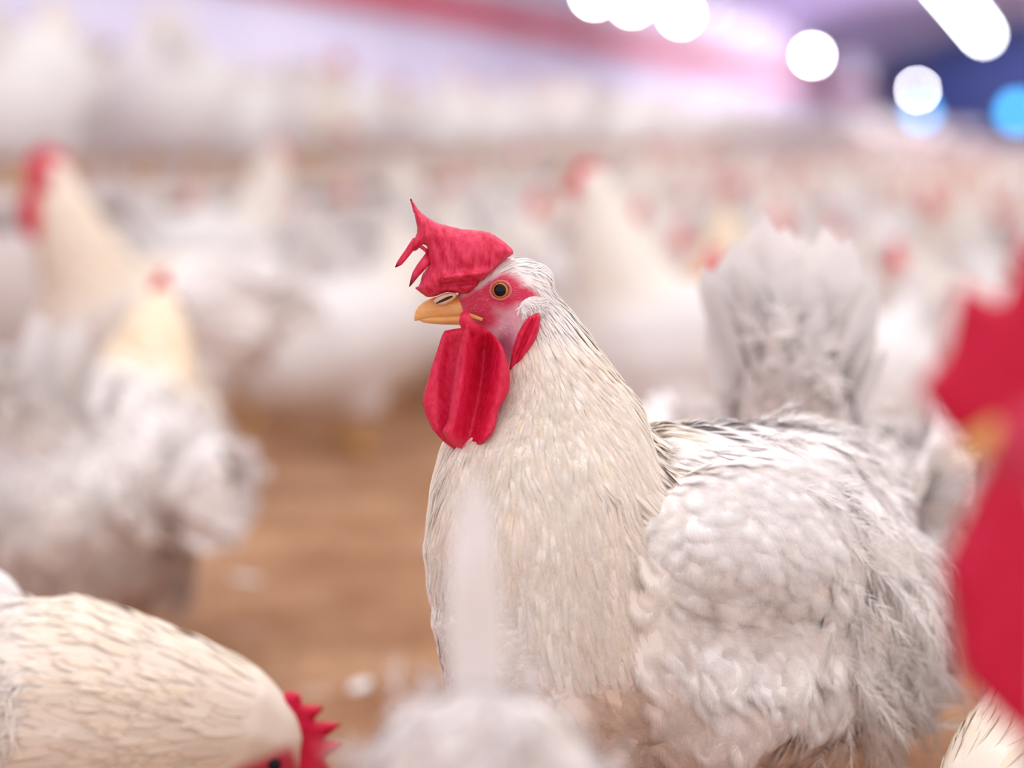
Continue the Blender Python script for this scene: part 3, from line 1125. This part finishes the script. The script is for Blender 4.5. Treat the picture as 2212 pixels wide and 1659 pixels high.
px_, py_ = to_px(mv)
mc = main_colors(mv)
rd, pale = face_mask(px_, py_)
mc = mc * (1 - pale[:, None]) + SKIN_PALE * pale[:, None]
mc = mc * (1 - rd[:, None]) + SKIN_RED * rd[:, None]
pur = blob2(px_, py_, 1094, 762, 20, 46, .4)[:, None] * .75
mc = mc * (1 - pur) + np.array(srgb(170, 70, 110)) * pur
lg = (np.clip((.11 - mv[:, 2]) / .02, 0, 1))[:, None]
mc = mc * (1 - lg) + np.array(srgb(222, 176, 104)) * lg
set_col(me, mc)
me.materials.append(M_BODY)
body = link(bpy.data.objects.new('body', me), rooster)

GUIDE = np.array([
    (1030, 625, .8, -.6), (1072, 592, .85, -.5), (1100, 575, .9, -.2),
    (1120, 570, .8, .35), (1180, 620, .65, .75), (1180, 680, .3, .95), (1250, 720, .5, .87), (1150, 800, .05, 1), (1200, 900, .1, 1), (1300, 850, .45, .9), (1380, 950, .55, .83),
    (1000, 1030, -.12, 1), (950, 1250, .0, 1), (1100, 1100, .05, 1), (1250, 1050, .2, 1), (1250, 1200, .22, 1), (1350, 1050, .5, .85), (1150, 1350, .15, 1), (1000, 1430, .1, 1),
    (1450, 930, 1, .1), (1600, 930, 1, .05), (1750, 950, 1, .35), (1850, 1050, .6, .8), (1950, 1200, .35, .93), (1500, 1200, .8, .6), (1700, 1200, .75, .66),
    (1400, 1450, .45, .9), (1250, 1550, .75, .65), (1600, 1400, .45, .9), (1800, 1450, .55, .85), (1500, 1620, .45, .9), (1700, 1620, .3, 1), (1850, 1600, .4, .9)], float)


def guide_dirs(p):
    px, py = to_px(p)
    w = 1.0 / (((px[:, None] - GUIDE[None, :, 0]) ** 2 + (py[:, None] - GUIDE[None, :, 1]) ** 2) + 30.0 ** 2) ** 1.6
    dx = (w * GUIDE[None, :, 2]).sum(1)
    dz = -(w * GUIDE[None, :, 3]).sum(1)
    return unit(np.stack([dx, 0.55 * dx * np.clip((px - 1250) / 200, 0, 1), dz], 1))


rng = np.random.default_rng(5)
p, n = sample(body, 60000, rng)
px_, py_ = to_px(p)
rd, pale = face_mask(px_, py_)
bare = np.maximum(rd, pale)
okz = p[:, 2] > .13
d = guide_dirs(p)
colr = main_colors(p)
near_head = (py_ < 720) & (px_ < 1230)
hackle = ~near_head & (px_ < hackle_edge(py_)) & (py_ > 640) & ((py_ < 1120) | (blob2(px_, py_, 1240, 1150, 120, 170, .2) > .5)) & ~((px_ > 1380) & (py_ < 1010)) & ~((px_ < 1108) & (py_ < 810))
breast = ~near_head & ~hackle & (px_ < 1350) & (py_ < 1480) & (py_ > 860)
back = ~near_head & ~hackle & ~breast & (py_ < 1120) & (px_ > 1250)
low = ~near_head & ~hackle & ~breast & ~back & okz & (py_ > 900)


def pick(mask, k):
    i = np.nonzero(mask)[0]
    return rng.choice(i, min(k, len(i)), replace=False)


def jitter(i, s):
    return unit(d[i] + rng.normal(0, s, (len(i), 3)))


# short plumes of the head
pl = Plume()
cheek = (px_ < 1118) & (py_ > 690)
i = pick(near_head & (bare < .25) & (px_ > 1000) & ~cheek, 7500)
L = .007 + .010 * np.clip((px_[i] - 1080) / 140, 0, 1)
pl.add(cards(p[i], n[i], jitter(i, .12), L * rng.uniform(.7, 1.2, len(i)), .0015, .06, .05, 0, .8, 3, snap=bvh), tints(len(i), np.array(WHITE) * 1.02, .02, .02, rng), n[i])
i = pick(near_head & (pale > .5) & (rd < .3), 900)
pl.add(cards(p[i], n[i], jitter(i, .3), .0045 * rng.uniform(.6, 1.3, len(i)), .0005, .12, .1, 0, .9, 2), tints(len(i), np.array(srgb(236, 212, 216)), .03, .02, rng), n[i])
i = pick(near_head & (rd > .4), 320)
pl.add(cards(p[i], n[i], jitter(i, .3), .0035 * rng.uniform(.6, 1.3, len(i)), .0004, .15, .1, 0, .9, 2), tints(len(i), np.array(srgb(222, 130, 150)), .05, .02, rng))
pl.build('head_feathers', M_DOWN, rooster)

# long narrow hackles of the neck
pl = Plume()
i = pick(hackle, 8200)
yy = np.clip((py_[i] - 640) / 450, 0, 1)
pl.add(cards(p[i], n[i], jitter(i, .055), (.026 + .034 * yy) * rng.uniform(.75, 1.2, len(i)), (.0046 + .0056 * yy) * rng.uniform(.7, 1.3, len(i)), (.003 + .010 * rng.random(len(i))), .004, .0003, .85, 6, .03, snap=bvh), tints(len(i), colr[i], .022, .035, rng), n[i])
pl.build('neck_hackle', M_HACKLE, rooster)

# breast
pl = Plume()
i = pick(breast, 4200)
pl.add(cards(p[i], n[i], jitter(i, .09), .027 * rng.uniform(.8, 1.25, len(i)), .014 * rng.uniform(.7, 1.3, len(i)), .018, .01, .0003, .35, 4, .05, snap=bvh), tints(len(i), colr[i], .018, .025, rng), n[i])
pl.build('breast_feathers', M_SOFT, rooster)

# back and saddle
pl = Plume()
i = pick(back, 1500)
pl.add(cards(p[i], n[i], jitter(i, .10), .038 * rng.uniform(.8, 1.25, len(i)), .023 * rng.uniform(.8, 1.25, len(i)), .022, .015, .0004, .3, 4, .08, snap=bvh), tints(len(i), colr[i], .015, .01, rng), n[i])
i = pick(back & (px_ > 1600), 160)
pl.add(barbs(p[i], n[i], jitter(i, .2), .036, .012, 24, .22, .1, .0003, .25, rng), tints(len(i), colr[i], .02, .02, rng), n[i])
pl.build('back_feathers', M_SOFT, rooster)

# flank, thigh and belly: broad soft feathers under loose down
pl = Plume()
i = pick(low, 3400)
pl.add(cards(p[i], n[i], jitter(i, .14), (.040 * rng.uniform(.8, 1.3, len(i))), .027 * rng.uniform(.8, 1.3, len(i)), .035, .01, .0022, .05, 5, .04, snap=bvh), tints(len(i), colr[i], .02, .02, rng), n[i])
pl.build('flank_feathers', M_COVERT, rooster)
pl = Plume()
i = pick(low & (px_ > 1780), 260)
pl.add(barbs(p[i], n[i], jitter(i, .3), .05 * rng.uniform(.7, 1.3, len(i)), .016, 28, .40, .15, .0003, .25, rng), tints(len(i), colr[i], .03, .02, rng), n[i])
pl.build('down', M_DOWN, rooster)

# wing on the near side
wing_px = [(1335, 1150), (1385, 1075), (1465, 1020), (1570, 985), (1680, 950), (1770, 935), (1835, 975), (1852, 1060), (1838, 1180), (1800, 1290), (1742, 1370), (1650, 1360), (1540, 1345), (1440, 1310), (1365, 1240)]


wp = np.array(wing_px, float)
fit = []
for f_ in (.15, .4, .65, .9):
    for a, b in wp.mean(0) + (wp - wp.mean(0)) * f_:
        q, _ = hit(a, b)
        fit.append((a, b, q[1]))
fit = np.array(fit)


def wing_basis(a, b):
    x, z = (np.asarray(a, float) - 1590) / 250, (np.asarray(b, float) - 1150) / 200
    return np.stack([np.ones_like(x), x, z, x * x, x * z, z * z], -1)


wing_c = np.linalg.lstsq(wing_basis(fit[:, 0], fit[:, 1]), fit[:, 2], rcond=None)[0]


def wing_y(a, b):
    """follows the flank, standing off it a little more towards the rear"""
    t = min(1, max(0, (a - 1360) / 330))
    return float(wing_basis(a, b) @ wing_c) + .006 - .011 * t * t * (3 - 2 * t) * (1 - .9 * min(1, max(0, (b - 1190) / 150)))


wv, wf, wpl = inflate(wing_px, .008, 120, lambda a, b, h: P(a, b, wing_y(a, b)) + np.array([0.5 * h, -h, 0.15 * h]), 14)
# face the camera side outwards
vv = wv[wf]
if (np.cross(vv[:, 1] - vv[:, 0], vv[:, 2] - vv[:, 0])[: len(wf) // 2, 1].sum()) > 0:
    wf = wf[:, ::-1]
wing = mesh_obj('wing', wv, wf, M_BODY, rooster, np.tile(np.array(WHITE), (len(wv), 1)))
q, m_ = sample(wing, 1500, rng)
qx, qy = to_px(q)
wbvh = tree(wv, wf)
front = m_[:, 1] < -.05
q, m_, qx, qy = q[front], m_[front], qx[front], qy[front]
dq = guide_dirs(q)
gs = rng.uniform(.8, 1.2, len(q))
back_t = np.clip((qx - 1400) / 400, 0, 1)
pl = Plume()
pl.add(cards(q, m_, unit(dq + rng.normal(0, .08, q.shape)), (.026 + .020 * back_t) * gs, (.022 + .010 * back_t) * gs * 1.35, .006, .002, .0004, .06, 5, .04, snap=wbvh), tints(len(q), WHITE, .018, .02, rng), m_)
pl.build('wing_coverts', M_COVERT, wing)
# flight feathers hanging from its rear edge
t = np.linspace(0, 1, 9)
ex, ey = 1800 - 20 * t, 1010 + 240 * t
base = np.array([P(a, b, wing_y(a, b) + .008) for a, b in zip(ex, ey)])
dd = unit(np.stack([.18 - .38 * t, .12 - .1 * t, -1 + .1 * t], 1))
nn_ = np.tile(unit(np.array([.45, -1, .1])), (9, 1))
pl = Plume()
pl.add(cards(base, nn_, dd, .062, .02, .02, .02, 0, .3, 6, .15), tints(9, WHITE, .02, .02, rng))
pl.build('flight_feathers', M_FEATHER, wing)

# tail and saddle plumes at the rump
pl = Plume()
nT = 46
a = rng.random(nT)
bx, by = 1770 + 70 * a + rng.normal(0, 12, nT), 985 + 240 * a + rng.normal(0, 25, nT)
base = np.array([P(x_, y_, D0 + .13 + .03 * rng.random()) for x_, y_ in zip(bx, by)])
dirs = unit(np.stack([.9 - .35 * a + rng.normal(0, .1, nT), .35 + rng.normal(0, .25, nT), -.25 - .6 * a + rng.normal(0, .12, nT)], 1))
nrm = unit(np.stack([.35 + 0 * a, -.8 + rng.normal(0, .25, nT), .5 - .3 * a], 1))
nrm = unit(nrm - dirs * (nrm * dirs).sum(1, keepdims=True))
pl.add(cards(base, nrm, dirs, .050 + .03 * rng.random(nT), .014, .0, .0, 0, .5, 7, .2, bend=np.stack([-.12 + 0 * a, 0 * a, -.55 + .2 * a], 1)), tints(nT, WHITE, .03, .03, rng))
pl.build('tail', M_SOFT, rooster)

# comb
z1 = lambda X, Y: (820 + X / 4.424, 400 + Y / 4.424)
comb_px = [z1(*q) for q in [(285, 122), (300, 122), (340, 195), (400, 265), (470, 315), (545, 360), (640, 385), (800, 422), (900, 428), (1000, 435), (1100, 475), (1200, 545), (1270, 615), (1288, 655),
                            (1215, 700), (1130, 775), (1040, 855), (965, 930), (900, 1000), (850, 1040), (740, 1030), (640, 1020), (540, 1060), (455, 1078), (420, 1045), (328, 985), (385, 955), (400, 870), (440, 800), (475, 765),
                            (462, 700), (450, 640), (462, 590), (430, 562), (395, 560), (380, 600), (350, 628), (300, 640), (285, 600), (330, 510), (362, 455), (355, 380), (340, 310), (318, 230)]]
HY = D0 - .005


def comb_map(a, b, h):
    k = D0 / FPX
    y = HY
    # the blade leans towards the viewer and is folded low down over the nostril
    y -= .007 * math.exp(-(((a - 1010) / 70) ** 2 + ((b - 560) / 60) ** 2))
    y -= .006 * math.exp(-((b - (598 + (a - 985) * -.12)) / 9) ** 2) * (1 if 955 < a < 1065 else 0)
    y += .005 * math.exp(-((b - (612 + (a - 985) * -.10)) / 6) ** 2) * (1 if 950 < a < 1035 else 0)
    y += .0008 * math.sin(a * .06 + b * .05 + 1.5 * math.sin(b * .03)) + .0004 * math.sin(a * .19 - b * .11 + 2 * math.sin(a * .04))
    return P(a, b, y - h)


cv, cf, cp = inflate(comb_px, .0095, 34, comb_map, 4.2, .35)
ct = np.ones((len(cv), 3))
parts_v, parts_f, parts_t, n0 = [cv], [cf], [ct], len(cv)


def comb_point(points, radii, dark):
    global n0
    V, F, T = tube([P(*z1(a, b), HY - .002 + dy) for a, b, dy in points], [r * K for r in radii], 10, .8)
    tt = np.concatenate([np.repeat(np.linspace(0, 1, len(points)), 10), [0, 1]])
    kk = (np.clip((tt - dark) / (1 - dark + 1e-6), 0, 1) * (dark < 1))[:, None]
    parts_v.append(V)
    parts_f.append(np.concatenate([F[:, [0, 1, 2]], F[:, [0, 2, 3]], T]) + n0)
    parts_t.append(np.ones((len(V), 3)) * (1 - kk) + np.array([.12, .3, .35]) * kk)
    n0 += len(V)


comb_point([(350, 520, 0), (320, 570, -.001), (270, 640, -.002), (225, 700, -.003), (190, 745, -.003), (150, 785, -.003)], [8, 8.5, 7.5, 7, 6, 1.2], .82)
comb_point([(470, 660, 0), (440, 730, -.002), (390, 790, -.003), (345, 850, -.004), (315, 910, -.004), (285, 970, -.004)], [7, 11, 10, 8, 5, 1], .55)
comb_point([(350, 560, .0), (400, 590, -.002), (440, 620, -.002), (470, 650, 0)], [5, 4, 4, 5], 2)
comb = mesh_obj('comb', np.concatenate(parts_v), np.concatenate(parts_f), M_COMB, rooster, np.concatenate(parts_t))

# wattles: the far one behind, the near one curled at its front edge
z2 = lambda X, Y: (850 + X / 4.424, 650 + Y / 4.424)
far_px = [z2(*q) for q in [(480, 285), (560, 270), (700, 250), (760, 500), (720, 900), (650, 1300), (690, 1425), (600, 1432), (520, 1382), (450, 1320), (370, 1230), (310, 1100), (275, 965), (290, 880), (360, 640), (430, 430)]]
near_px = [z2(*q) for q in [(700, 200), (800, 215), (920, 285), (980, 350), (1050, 450), (1092, 590), (1116, 700), (1110, 850), (1060, 950), (1000, 1050), (980, 1180), (950, 1270), (870, 1350), (790, 1412), (700, 1425), (600, 1400), (510, 1330), (460, 1250), (520, 1150), (540, 950), (570, 750), (590, 600), (640, 400)]]
near_y = D0 - .032


def near_map(a, b, h):
    # ridge along the front edge bulges out; a hollow runs down behind it
    t = np.clip((b - 690) / 260, 0, 1)
    front = 1005 - 38 * t + 10 * math.sin(t * 3)
    x = a - front
    y = near_y - .016 * t + .004 * math.sin(t * 3.1)
    y += .026 * math.exp(-((x - 44) / 22) ** 2) * (.35 + .65 * min(1, t * 4)) * (1 - .5 * t)
    y -= .006 * math.exp(-((x) / 13) ** 2)
    y -= .003 * math.exp(-((x - 85) / 22) ** 2)
    return P(a, b, y - h)


def far_map(a, b, h):
    return P(a, b, D0 - .012 - .018 * np.clip((b - 700) / 270, 0, 1) + .003 * math.sin((b - 700) * .02) - .004 * math.exp(-((a - 940) / 22) ** 2) - h)


for outline, fmap, T, Rr in ((near_px, near_map, .0034, 16), (far_px, far_map, .0038, 18)):
    v_, f_, _ = inflate(outline, T, Rr, fmap, 4.5, .25)
    mesh_obj('wattle', v_, f_, M_WATTLE, rooster, np.ones((len(v_), 3)))
V, F, T = tube([P(*z2(a, b), near_y - .002 + dy) for a, b, dy in ((680, 130, .006), (690, 190, 0), (720, 250, 0), (740, 330, .002))], [9 * K, 15 * K, 16 * K, 9 * K], 12)
mesh_obj('wattle_root', V, [F, T], M_WATTLE, rooster, np.ones((len(V), 3)))

# white ear tuft and the red lobe under it
c, nrm = hit(1146, 662)
lobe = [z1(*q) for q in [(1325, 1180), (1350, 1110), (1420, 1065), (1500, 1065), (1555, 1110), (1565, 1170), (1520, 1215), (1440, 1225), (1370, 1235)]]
v_, f_, _ = inflate(lobe, .0028, 16, lambda a, b, h: P(a, b, c[1] + .0005 - h), 3.5)
ear = mesh_obj('ear_tuft', v_, f_, M_BODY, rooster, np.tile(np.array(WHITE), (len(v_), 1)))
q, m_ = sample(ear, 1500, rng)
m_ = unit(np.array([0, -1, .25]) + rng.normal(0, .25, q.shape))
pl = Plume()
pl.add(cards(q, m_, np.tile([.5, 0, -.5], (len(q), 1)) + rng.normal(0, .25, q.shape), .006, .0009, .1, .1, 0, .8, 3), tints(len(q), WHITE, .03, .02, rng), m_)
pl.build('ear_feathers', M_DOWN, ear)
lobe = [z1(*q) for q in [(1518, 1212), (1535, 1260), (1530, 1360), (1500, 1460), (1440, 1560), (1370, 1650), (1300, 1730), (1235, 1800), (1245, 1700), (1265, 1580), (1310, 1440), (1360, 1340), (1420, 1260)]]
c2, _ = hit(1135, 735)
v_, f_, _ = inflate(lobe, .0045, 13, lambda a, b, h: P(a, b, c2[1] - .004 + .0035 * math.exp(-(((a - 1133) + (b - 735) * .45) / 6) ** 2) - h), 3.2, .25)
mesh_obj('earlobe', v_, f_, M_WATTLE, rooster, np.ones((len(v_), 3)))

# eye
c, nrm = hit(1081, 627)
nrm = unit(nrm * .5 + np.array([-.15, -1, .05]) * .5)
e0 = c - nrm * .0022
ra = unit(np.cross([0, 0, 1], nrm))
ua = np.cross(nrm, ra)


def disc(r, h0, bulge, name, mat, parent, seg=28, rings=6):
    V, F, T = [e0 + nrm * (h0 + bulge)], [], []
    for i in range(1, rings + 1):
        q = i / rings
        for k in range(seg):
            th = 2 * math.pi * k / seg
            V.append(e0 + nrm * (h0 + bulge * math.sqrt(max(0, 1 - q * q))) + r * q * (ra * math.cos(th) + ua * math.sin(th)))
    for k in range(seg):
        T.append([0, 1 + k, 1 + (k + 1) % seg])
        for i in range(rings - 1):
            F.append([1 + i * seg + k, 1 + (i + 1) * seg + k, 1 + (i + 1) * seg + (k + 1) % seg, 1 + i * seg + (k + 1) % seg])
    V.append(e0 - nrm * .004)
    n = len(V) - 1
    for k in range(seg):
        T.append([n, 1 + (rings - 1) * seg + (k + 1) % seg, 1 + (rings - 1) * seg + k])
    return mesh_obj(name, np.array(V), [np.array(F), np.array(T)], mat, parent)


eye = disc(.0051, .0018, .0024, 'eye', M_IRIS, rooster)
disc(.0037, .0034, .0014, 'pupil', M_PUPIL, eye)
V, F = [], []
for i in range(36):
    th = 2 * math.pi * i / 36
    ax = ra * math.cos(th) * 1.12 + ua * math.sin(th) * .98
    for k in range(8):
        ph = 2 * math.pi * k / 8
        V.append(e0 + nrm * .0022 + ax * (.0055 + .0008 * math.cos(ph)) + nrm * .0008 * math.sin(ph))
        F.append([i * 8 + k, ((i + 1) % 36) * 8 + k, ((i + 1) % 36) * 8 + (k + 1) % 8, i * 8 + (k + 1) % 8])
mesh_obj('eyelid', np.array(V), np.array(F), M_LID, rooster)

# beak
bk = lambda x, y, rz, ry: (P(x, y, D0 - .001), rz * K, ry * K)
V, F, T = loft([bk(1022, 664, 22, 24), bk(995, 662, 25, 23), bk(965, 662, 25, 20), bk(938, 665, 23.5, 16), bk(918, 670, 20, 12.5), bk(905, 676, 16, 9), bk(898, 682, 11, 6.5), bk(895, 688, 5, 3.5), bk(896, 691, 1, 1)], 20)
mesh_obj('upper_beak', V, [F, T], M_BEAK, rooster)
V, F, T = loft([bk(1022, 690, 12, 21), bk(990, 690, 12, 18), bk(955, 691, 10, 14), bk(928, 691, 8, 10), bk(912, 691, 5, 6), bk(906, 691, 1, 1)], 16)
V2, F2, T2 = tube([P(1000, 676, D0 - .0065), P(1022, 683, D0 - .010), P(1042, 691, D0 - .0128)], [3.5 * K, 4.5 * K, 4 * K], 10)
mesh_obj('lower_beak', np.concatenate([V, V2]), [np.concatenate([F, F2 + len(V)]), np.concatenate([T, T2 + len(V)])], M_BEAK, rooster)
fl = [z1(*q) for q in [(508, 1110), (540, 1070), (600, 1040), (680, 1022), (740, 1030), (735, 1070), (690, 1110), (620, 1145), (550, 1150)]]
v_, f_, _ = inflate(fl, .0024, 7, lambda a, b, h: P(a, b, D0 - .0085 - .00003 * (a - 935) - h), 2.2)
ns_ = mesh_obj('nostril', v_, f_, M_NOSE, rooster)
V, F, T = tube([P(*z1(a, b), D0 - .0112 - dy) for a, b, dy in ((540, 1130, 0), (580, 1112, .0004), (640, 1085, .0008), (695, 1062, .0008), (705, 1058, .0006))], [1 * K, 2.6 * K, 3.2 * K, 2.4 * K, .8 * K], 8, .5)
mesh_obj('nostril_slit', V, [F, T], M_DARK, ns_)

# ------------------------------------------------------------------ the birds close by
hen_a = Proto(build_bird('plump', .0045, 3600, .75, seed=3, dirt=.35))
peck = Proto(build_bird('pecking', .0040, 4200, .45, seed=4, dirt=.15))
cock = Proto(build_bird('rooster', .0050, 3000, .5, seed=6, tail_n=13, comb_k=1.35, wat=2.0))
big_cock = Proto(build_bird('rooster', .0050, 1500, .5, seed=9, tail_n=13, comb_k=2.08, wat=1.44))
tail_cock = Proto(build_bird('pecking', .0045, 3600, .5, seed=12, tail_n=20, tail_len=1.0, dirt=.1, tail_w=.044, tail_fan=.9, tail_el=72))
thin_tail = Proto(build_bird('tail_up', .0040, 2600, .8, seed=14, tail_n=3, tail_len=.85, tail_w=.019, tail_fan=.06, tail_el=66, fluff=.8))
hen_a.place(ground(215, 2.95), 74, 'plump white hen seen from behind, yellowish nape and small pink comb', scale=1.05)
peck.place((-.400, 1.76, 0.0), 0, 'white hen bending down with a spiky pink comb, lower left corner', scale=1.045)
thin_tail.place((-.046, 1.197, 0), 100, 'very blurred white hen with one upright tail plume, bottom edge below the sharp rooster', scale=1.0)
peck.place((.430, 1.680, 0), -132, 'cream white hen with neck bent down, lower right corner below the blurred red wattle', scale=1.06)
big_cock.place((.3605, .86, 0), 180, 'very blurred rooster with huge red comb and wattle, cut off at the right edge', scale=.949)
tail_cock.place((.250, 2.275, 0), 82, 'white bird with raised ragged tail feathers right behind the sharp rooster', scale=1.29)
cock.place((-.545, 4.2, 0), 204, 'blurred white rooster with dark red face and long wattle at the left edge', scale=1.02)
taken = [(-.2, 3.0), (-.545, 4.2), (.225, 2.0)]

# ------------------------------------------------------------------ the flock
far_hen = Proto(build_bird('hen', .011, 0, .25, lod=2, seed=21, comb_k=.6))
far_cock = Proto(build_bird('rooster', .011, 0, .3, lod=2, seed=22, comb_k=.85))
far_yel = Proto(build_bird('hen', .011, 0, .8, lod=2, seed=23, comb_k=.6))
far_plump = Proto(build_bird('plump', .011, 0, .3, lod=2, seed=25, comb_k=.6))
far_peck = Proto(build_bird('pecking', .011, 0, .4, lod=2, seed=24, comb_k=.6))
named = [
    (far_plump, 750, 4.9, 35, 'blurred white hen beyond the bare brown litter, just left of the sharp rooster comb'),
    (far_peck, 560, 5.35, 150, 'blurred white hen with lowered head beyond the litter, behind the plump hen'),
    (far_hen, 470, 5.9, 10, 'blurred pale hen standing between the blurred left rooster and the bare litter'),
    (far_plump, 900, 5.75, 100, 'blurred white hen directly behind the sharp rooster beak'),
    (far_yel, 1345, 4.2, 80, 'blurred hen with a tan neck straight behind the sharp rooster shoulder'),
    (far_yel, 1610, 4.6, 110, 'blurred hen with a yellowish neck and pink comb above the ragged raised tail'),
    (far_cock, 1530, 3.6, 160, 'blurred white rooster between the sharp rooster and the ragged raised tail'),
    (far_hen, 1150, 5.1, 60, 'blurred white hen straight behind the sharp rooster neck'),
    (far_plump, 1760, 4.2, 20, 'blurred white hen beyond the ragged raised tail'),
    (far_peck, 1990, 3.7, 60, 'blurred white hen with lowered head behind the blurred red comb'),
    (far_plump, 2110, 4.6, 200, 'blurred white hen above the blurred red comb at the right edge'),
    (far_cock, 1280, 7.2, 30, 'blurred rooster showing a faint pink comb high behind the sharp rooster head'),
]
feet = []                                      # footprints (x, y, r, z) of the birds already standing


def footprint(x, y, z, hd, sc):
    a = math.radians(hd)
    c, q = math.cos(a), math.sin(a)
    return [(x + c * f * sc, y + q * f * sc, r * sc, z) for f, r in ((-.05, .135), (.05, .13), (.17, .05), (-.2, .08))]


def clear_of(fp):
    return not any(abs(z - w) < .2 and (x - a) ** 2 + (y - b) ** 2 < (r + t) ** 2 for x, y, r, z in fp for a, b, t, w in feet)


def stand(pr, x, y, z, hd, lab, sc, group=None):
    """stands a bird at the spot, turned or shifted a little if another is in the way"""
    for k in range(60):
        h2 = hd + (random.uniform(-12, 12) if k == 0 else random.uniform(-1, 1) * 8 * k)
        x2, y2 = x + random.uniform(-.004, .004) * k, y + random.uniform(-.012, .012) * k
        fp = footprint(x2, y2, z, h2, sc)
        if clear_of(fp):
            feet.extend(fp)
            return pr.place((x2, y2, z), h2, lab, group, sc)


feet += footprint(ground(215, 2.95)[0], 2.95, 0, 74, 1.15) + footprint(-.545, 4.2, 0, 204, 1.1) + footprint(.246, 2.22, 0, 82, 1.3)
for pr, px, D, hd, lab in named:
    x, y, _ = ground(px, D)
    stand(pr, x, y, 0, hd, lab, random.uniform(1.0, 1.08))
for px, D, hd, pr, lab, sc in [
    (62, 6.3, 75, far_plump, 'blurred pale bird on the raised platform in the top left corner', 1.22),
    (375, 7.3, 100, far_plump, 'largest blurred white bird on the raised platform, near the top left', 1.3),
]:
    x, y, _ = ground(px, D)
    stand(pr, x, y, PLAT_Z, hd, lab, sc)


def crowd(protos, s0, s1, w0, w1, count, z, lab, group, tries=14000):
    n = 0
    for _ in range(tries):
        if n >= count:
            break
        q = H(random.uniform(s0, s1), random.uniform(w0, w1))
        px, _ = to_px(np.array([q[0], q[1], .3]))
        if not -120 < px < 2340 or (z == 0 and q[1] < 5.4 and px < 980):
            continue
        hd, sc = random.uniform(0, 360), random.uniform(.95, 1.1)
        fp = footprint(q[0], q[1], z, hd, sc)
        if clear_of(fp):
            feet.extend(fp)
            random.choice(protos).place((q[0], q[1], z), hd, lab, group, sc)
            n += 1


# a close row in front of the platform edge
for i in range(24):
    q = H(5.3 + i * .42, PLAT_W - random.uniform(.3, .36))
    stand(far_cock if i % 4 == 1 else far_hen, q[0], q[1], 0, math.degrees(-TH) + 90 + random.choice((0, 180)), 'blurred white chicken standing in the row along the front of the raised platform', random.uniform(1.0, 1.1), 'row of chickens along the platform')
LIT = ('blurred white chicken in the dense crowd on the litter beyond the sharp rooster', 'crowd of chickens on the litter')
crowd([far_plump, far_hen], 5.4, 10, .3, PLAT_W - .35, 60, 0, *LIT)
crowd([far_hen, far_plump, far_plump, far_yel, far_peck], 5.6, 16, -3.0, PLAT_W - .3, 130, 0, *LIT)
crowd([far_hen, far_plump, far_plump, far_peck], 5.2, 17, PLAT_W + .2, 4.78, 95, PLAT_Z, 'blurred white chicken in the crowd on the raised platform along the wall', 'crowd of chickens on the platform')


def spots(s0, s1, w0, w1, count, gap, tries=9000):
    out = []
    for _ in range(tries):
        if len(out) >= count:
            break
        s, w = random.uniform(s0, s1), random.uniform(w0, w1)
        q = H(s, w)
        px, _ = to_px(np.array([q[0], q[1], .3]))
        if not -140 < px < 2360:
            continue
        if any((q[0] - a) ** 2 + (q[1] - b) ** 2 < gap * gap for a, b in taken):
            continue
        taken.append((q[0], q[1]))
        out.append(q)
    return out


# the rest of the house: too many to tell apart
lo_me = blob_mesh('low_bird', POSE['hen']['chains'][:4] + [[(0, 0, .2, .03, .03, .03), (0, 0, .012, .024, .024, .012)]], .022, 2)
lv, _, lt = mesh_arrays(lo_me)
lc = bird_colors(lv, POSE['hen'], .4, .87)  # same darker tint, feather shade put into the colour
V, F, C, n = [], [], [], 0
for (s0, s1, w0, w1, cnt, z) in ((16.5, 40, -3.0, PLAT_W - .36, 330, 0), (40, LEN - 2, -2, PLAT_W - .36, 160, 0), (17.5, 44, PLAT_W + .3, 4.8, 230, PLAT_Z), (44, LEN - 2, PLAT_W + .3, 4.8, 120, PLAT_Z)):
    for q in spots(s0, s1, w0, w1, cnt, .3):
        a, sc = random.uniform(0, 6.28), random.uniform(.95, 1.15)
        R = np.array([[math.cos(a), -math.sin(a), 0], [math.sin(a), math.cos(a), 0], [0, 0, 1]])
        V.append(lv * sc @ R.T + q + np.array([0, 0, z]))
        F.append(lt + n)
        C.append(lc)
        n += len(lv)
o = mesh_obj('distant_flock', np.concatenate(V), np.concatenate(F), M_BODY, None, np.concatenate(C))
tag(o, 'hazy white mass of chickens filling the far end of the house', 'flock', None, 'stuff')
bpy.data.meshes.remove(lo_me)

# a few moulted feathers on the litter
for i, (px, D, a, lab) in enumerate([(905, 3.75, 20, 'small pale feather lying on the litter close to the sharp rooster breast'), (760, 2.75, 80, 'small pale feather on the litter right of the pecking hen comb'), (560, 3.45, 140, 'small pale feather on the litter beside the plump hen')]):
    pl = Plume()
    pl.add(cards(np.array([[0, 0, .004]]), np.array([[0, 0, 1.0]]), np.array([[1.0, 0, 0]]), .06, .022, .12, .1, 0, .4, 6, .2), tints(1, WHITE, 0, 0))
    f = pl.build('fallen_feather', M_FEATHER, None)
    x, y, _ = ground(px, D)
    f.location, f.rotation_euler = (x, y, 0), (0, 0, math.radians(a))
    tag(f, lab, 'feather', 'moulted feathers on the litter')
